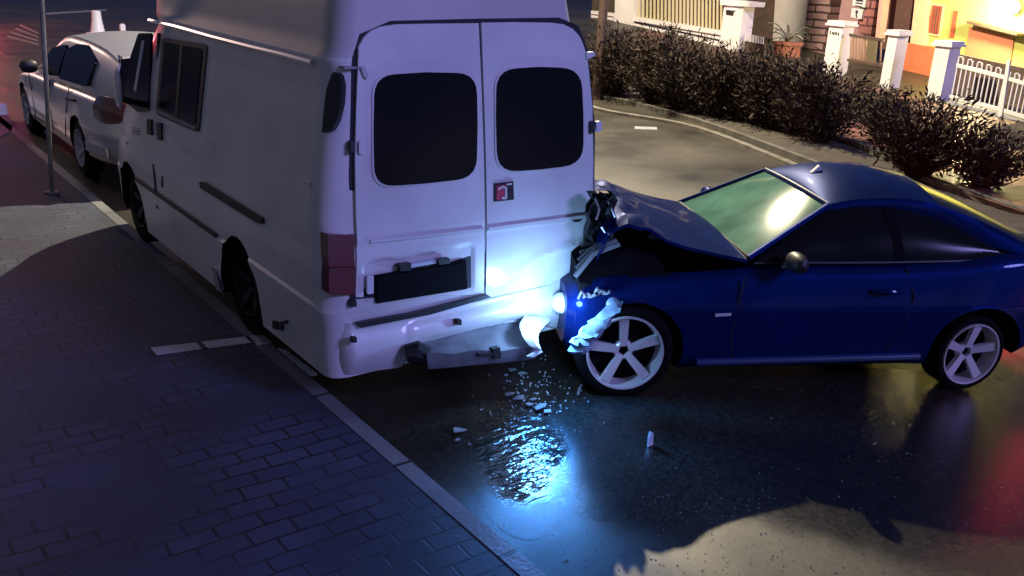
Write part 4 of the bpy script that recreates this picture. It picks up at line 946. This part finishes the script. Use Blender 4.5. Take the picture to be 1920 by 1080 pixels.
# dark side entrance and low picket gate
hd = P('side_building', [(1394, -60), (1462, -60), (1450, 110), (1380, 100)], XH, m_brown, None, .4); tag(hd, 'dark brown recessed house front between white fence and grey wall', 'building')
pg = base('picket_gate', tuple(onX(1412, 100, XF+.1)), 'small brown gate with pale picket tops beside the white fence', 'gate')
P('boards', [(1388, 76), (1434, 83), (1432, 112), (1386, 108)], XF+.12, m_brown, pg, .05)
mb = MB()
for k in range(9):
    u0 = 1392+k*4.6; v0 = 62+k*.9; L, e = pr([(u0, v0), (u0+2.2, v0+.4), (u0+1.9, v0+14), (u0-.2, v0+14)], XF+.1, .03); mb.prism(L, e)
mb.build('pickets', m_white, pg, smooth=False)
# stone house
sh = base('stone_house', tuple(onX(1560, 120, XH)-np.array([0, 0, .6])), 'mauve house front with grey wall, pink stone cladding and dark doorway', 'house')
P('grey_wall', [(1458, -80), (1522, -80), (1504, 116), (1447, 104)], XH-.3, mat('grey_render', (.42, .38, .37), .8, noise=.1, nscale=3), sh, .5)
P('stone_pier', [(1526, -80), (1572, -80), (1540, 124), (1502, 116)], XH-.55, m_stone, sh, .6)
P('mauve_wall', [(1562, -80), (1640, -80), (1610, 130), (1540, 130)], XH-.1, mat('mauve_render', (.36, .21, .22), .8, noise=.1, nscale=3), sh, .5)
P('stone_pier', [(1624, -80), (1656, -80), (1632, 70), (1609, 62)], XH-.5, m_redstone, sh, .6)
P('pink_column', [(1657, -80), (1666, -80), (1647, 72), (1641, 71)], XH-.6, mat('pink_render', (.62, .36, .32), .8, noise=.1), sh, .3)
P('doorway', [(1664, -80), (1722, -80), (1700, 92), (1640, 92)], XH+.1, mat('dark_doorway', (.10, .045, .04), .7, noise=.2), sh, .3)
P('base_wall', [(1500, 110), (1700, 120), (1690, 190), (1490, 170)], XH+.05, mat('path_grey', (.16, .13, .14), .8, noise=.2), sh, .3)
mbx = base('meter_box', tuple(onX(1608, 30, XH-.7)), 'white utility meter boxes with dark writing between mauve wall and red stone pier', 'meter box')
P('upper_box', [(1600, -14), (1624, -12), (1621, 14), (1598, 11)], XH-.62, m_whitem, mbx, .12)
P('lower_box', [(1597, 15), (1618, 17), (1614, 36), (1595, 32)], XH-.62, m_whitem, mbx, .12)
mb = MB()
for px in ([(1604, 4), (1617, 6), (1617, 8), (1604, 6)], [(1605, -1), (1618, 0), (1618, 3), (1605, 2)], [(1605, 10), (1616, 12), (1614, 14), (1600, 11)], [(1604, 20), (1608, 19), (1608, 24), (1605, 28), (1604, 24)], [(1604, 27), (1606, 27), (1607, 33), (1605, 33)]):
    L, e = pr(px, XH-.635, .02); mb.prism(L, e)
mb.build('box_writing', m_seal, mbx, smooth=False)
# potted agave by the grey wall
ag = base('potted_agave', tuple(onX(1464, 112, XF+.9)), 'spiky agave in a square terracotta pot in front of the grey wall', 'plant')
mb = MB(); a, b_ = box_px(1449, 84, 1478, 112, XF+.9, .5); mb.box(a, b_); mb.box((a[0]-.04, a[1]-.04, b_[2]+.002), (b_[0]+.04, b_[1]+.04, b_[2]+.08)); mb.build('pot', mat('terracotta', (.36, .13, .08), .8, noise=.2), ag, smooth=False)
pc = np.array([(a[0]+b_[0])/2, (a[1]+b_[1])/2, b_[2]]); mb = MB(); m2 = MB()
for k in range(16):
    a0 = k*2.4; Lh = random.uniform(.45, .75); dr = np.array([math.cos(a0), math.sin(a0), 0]); sd = np.array([-dr[1], dr[0], 0]); pts = []
    lift = random.uniform(.5, 1.1)
    for t in np.linspace(0, 1, 6): pts.append((pc+dr*Lh*t*.9+np.array([0, 0, .08+Lh*(lift*t*1.5-.9*t*t)]), .05*(1-t)**.6))
    (mb if k % 3 else m2).slab([[p_-sd*w_, p_+np.array([0, 0, -.015]), p_+sd*w_] for p_, w_ in pts], (0, 0, -.008))
mb.build('leaves', mat('agave_leaf', (.12, .15, .10), .5), ag); m2.build('pale_leaves', mat('agave_pale_leaf', (.42, .40, .36), .5), ag)
# pillars and brown garden gate
r_, a, b_ = pillar('white pillar with small dark house number, left of the brown garden gate', (1548, 48, 1574, 138), (1548, 38, 1599, 53))
mb = MB()
for px in ([(1556, 58), (1557.6, 58), (1557.4, 64), (1555.6, 64)], [(1560, 60), (1564.5, 60.6), (1564.3, 64.5), (1560, 64)], [(1566, 60), (1569, 60.6), (1568.6, 65.5), (1566, 65)], [(1571, 61), (1573, 61.4), (1572.6, 66.6), (1570.6, 66)]):
    L, e = pr(px, XF-.012, .02); mb.prism(L, e)
mb.build('house_number', m_seal, r_, smooth=False)
pillar('short white pillar right of the brown garden gate', (1660, 66, 1678, 130), (1655, 55, 1699, 69))
pillar('tall plain white pillar at the end of the sliding gate', (1744, 86, 1772, 190), (1752, 77, 1793, 89))
bg_ = base('garden_gate', tuple(onX(1625, 120, XF+.15)), 'brown metal garden gate with twisted bars between two white pillars', 'gate')
P('frame', [(1592, 63), (1656, 73), (1656, 78), (1592, 68)], XF+.13, m_brown, bg_, .08); P('kick_rail', [(1588, 110), (1657, 121), (1657, 126), (1588, 115)], XF+.13, m_brown, bg_, .08)
P('solid_panel', [(1627, 70), (1644, 72), (1640, 120), (1623, 117)], XF+.14, mat('gate_panel', (.11, .085, .05), .6), bg_, .05)
mb = MB()
for k in range(11):
    u0 = 1593+k*5.6
    if 1622 < u0 < 1644: continue
    L, e = pr([(u0+2, 66+k*.9), (u0+4, 66.4+k*.9), (u0+2, 114+k*.9), (u0, 113.6+k*.9)], XF+.15, .03); mb.prism(L, e)
mb.build('bars', mat('gate_bar', (.24, .13, .11), .5), bg_, smooth=False)
# yellow house
m_yel = mat('yellow_render', (.50, .50, .13), .85, noise=.06, nscale=2)
yh = base('yellow_house', tuple(onX(1830, 125, XH)-np.array([0, 0, .6])), 'yellow rendered house with orange garage door, lit by a bright wall lamp', 'house')
P('wall', [(1742, -120), (2100, -120), (2100, 260), (1725, 150)], XH+.1, m_yel, yh, .4)
P('pale_column', [(1724, -80), (1744, -80), (1733, 92), (1706, 84)], XH-.1, mat('cream_render', (.66, .46, .30), .8, noise=.08), yh, .4)
P('orange_wall', [(1700, 80), (1752, 90), (1738, 150), (1692, 140)], XH-.2, mat('orange_render', (.50, .14, .06), .8, noise=.12), yh, .4)
m_win = mat('red_shutter', (.42, .08, .04), .6, noise=.15)
wf = P('window', [(1744, 5), (1770, 9), (1762, 69), (1733, 64)], XH+.06, mat('cream_trim', (.62, .5, .3), .7), yh, .06); P('shutter', [(1748, 9), (1767, 12), (1759, 64), (1738, 60)], XH+.03, m_win, wf, .04)
mb = MB()
for k in range(3): L, e = pr([(1752+5*k, 11+k), (1753.4+5*k, 11.2+k), (1746+5*k, 61+k), (1744.6+5*k, 60.6+k)], XH+.015, .03); mb.prism(L, e)
mb.build('shutter_bars', m_brown, wf, smooth=False)
P('slit_window', [(1788, 19), (1796, 21), (1787, 71), (1780, 69)], XH+.06, m_win, yh, .05)
gf = P('garage_door', [(1817, 50), (1901, 71), (1893, 130), (1811, 108)], XH+.05, mat('garage_orange', (.56, .20, .10), .6, noise=.06, nscale=3), yh, .06)
P('garage_canopy', [(1812, 39), (1907, 63), (1906, 67), (1811, 43)], XH-.25, m_brown, yh, .45)
# wall lamp: emits
lc = onX(1903, 14, XH-.05)
wl = base('wall_lamp', tuple(lc), 'bright glowing lamp fixed on the yellow house wall', 'lamp')
mb = MB(); mb.grid([[lc+np.array([-.10, 0, 0])+np.array([.12*math.sin(t)*math.cos(a), .16*math.sin(t)*math.sin(a), .16*math.cos(t)]) for a in np.linspace(0, 2*math.pi, 17)] for t in np.linspace(0.01, math.pi-.01, 12)]); mb.build('globe', mat('lit_globe', (.9, .9, .9), .3, emit=(1, .92, .72), estr=14), wl)
mb = MB(); mb.box((lc[0]-.02, lc[1]-.06, lc[2]-.1), (lc[0]+.12, lc[1]+.06, lc[2]+.1)); mb.build('bracket', m_grey, wl)
lamp('POINT', 'wall_lamp_light', lc+np.array([-.6, 0, .0]), 720, (1.0, .80, .42), shadow_soft_size=.15)
# white sliding gate with scroll tops
sg_ = base('sliding_gate', tuple(onX(1850, 220, XF-.1)), 'white metal sliding gate with scroll tops and vertical bars in front of the yellow house', 'gate')
XG = XF-.05
P('top_rail', [(1793, 119), (1887, 143), (2060, 196), (2060, 204), (1887, 150), (1793, 126)], XG, m_whitem, sg_, .06)
P('bottom_rail', [(1780, 178), (1871, 201), (2040, 252), (2040, 260), (1871, 208), (1780, 185)], XG, m_whitem, sg_, .06)
P('kick_panel', [(1779, 188), (1869, 211), (2038, 262), (2032, 290), (1864, 232), (1776, 206)], XG+.02, mat('gate_kick', (.36, .35, .40), .5), sg_, .03)
P('stile', [(1888, 112), (1894, 113), (1876, 232), (1868, 230)], XG-.03, m_whitem, sg_, .05)
mb = MB(); mc = MB()
for k in range(30):
    t = k/29; ut = 1797+t*255; vt = 106+t*72+(8*t*t); ub = 1783+t*250; vb = 181+t*70
    L, e = pr([(ut, vt), (ut+2, vt+.5), (ub+2, vb), (ub, vb)], XG+.015, .025); mb.prism(L, e)
    if k % 2 == 0:
        pts = []
        for a in np.linspace(0, 4.6, 9): pts.append(onX(ut+5+5*math.cos(a+2.4)*(1-a/9), vt+4+5*math.sin(a+2.4)*(1-a/9), XG+.02))
        mc.tube(pts, .014, 5)
mb.build('bars', m_whitem, sg_, smooth=False); mc.build('scrolls', m_whitem, sg_)
P('gate_track', [(1776, 206), (1864, 232), (2032, 290), (2026, 312), (1860, 246), (1772, 214)], XF-.15, m_white, sg_, .5)
# a lit orange garden wall inside the gate
gw = P('carport_wall', [(1790, 100), (1930, 130), (1920, 240), (1780, 200)], XF+1.6, mat('carport_brown', (.10, .06, .05), .8, noise=.3), None, .1); tag(gw, 'dark low wall seen between the bars of the white sliding gate', 'wall')
# red signal lamp beyond the frame's upper left, its glow on the road
lamp('POINT', 'added_far_light', (-1.5, 34, 7), 2300, (1.0, .66, .52), shadow_soft_size=.2)  # unseen warm lamp, added to brighten the far road
lamp('POINT', 'red_signal_light', (3.9, 31.5, 1.6), 330, (1, .10, .12), shadow_soft_size=.2)
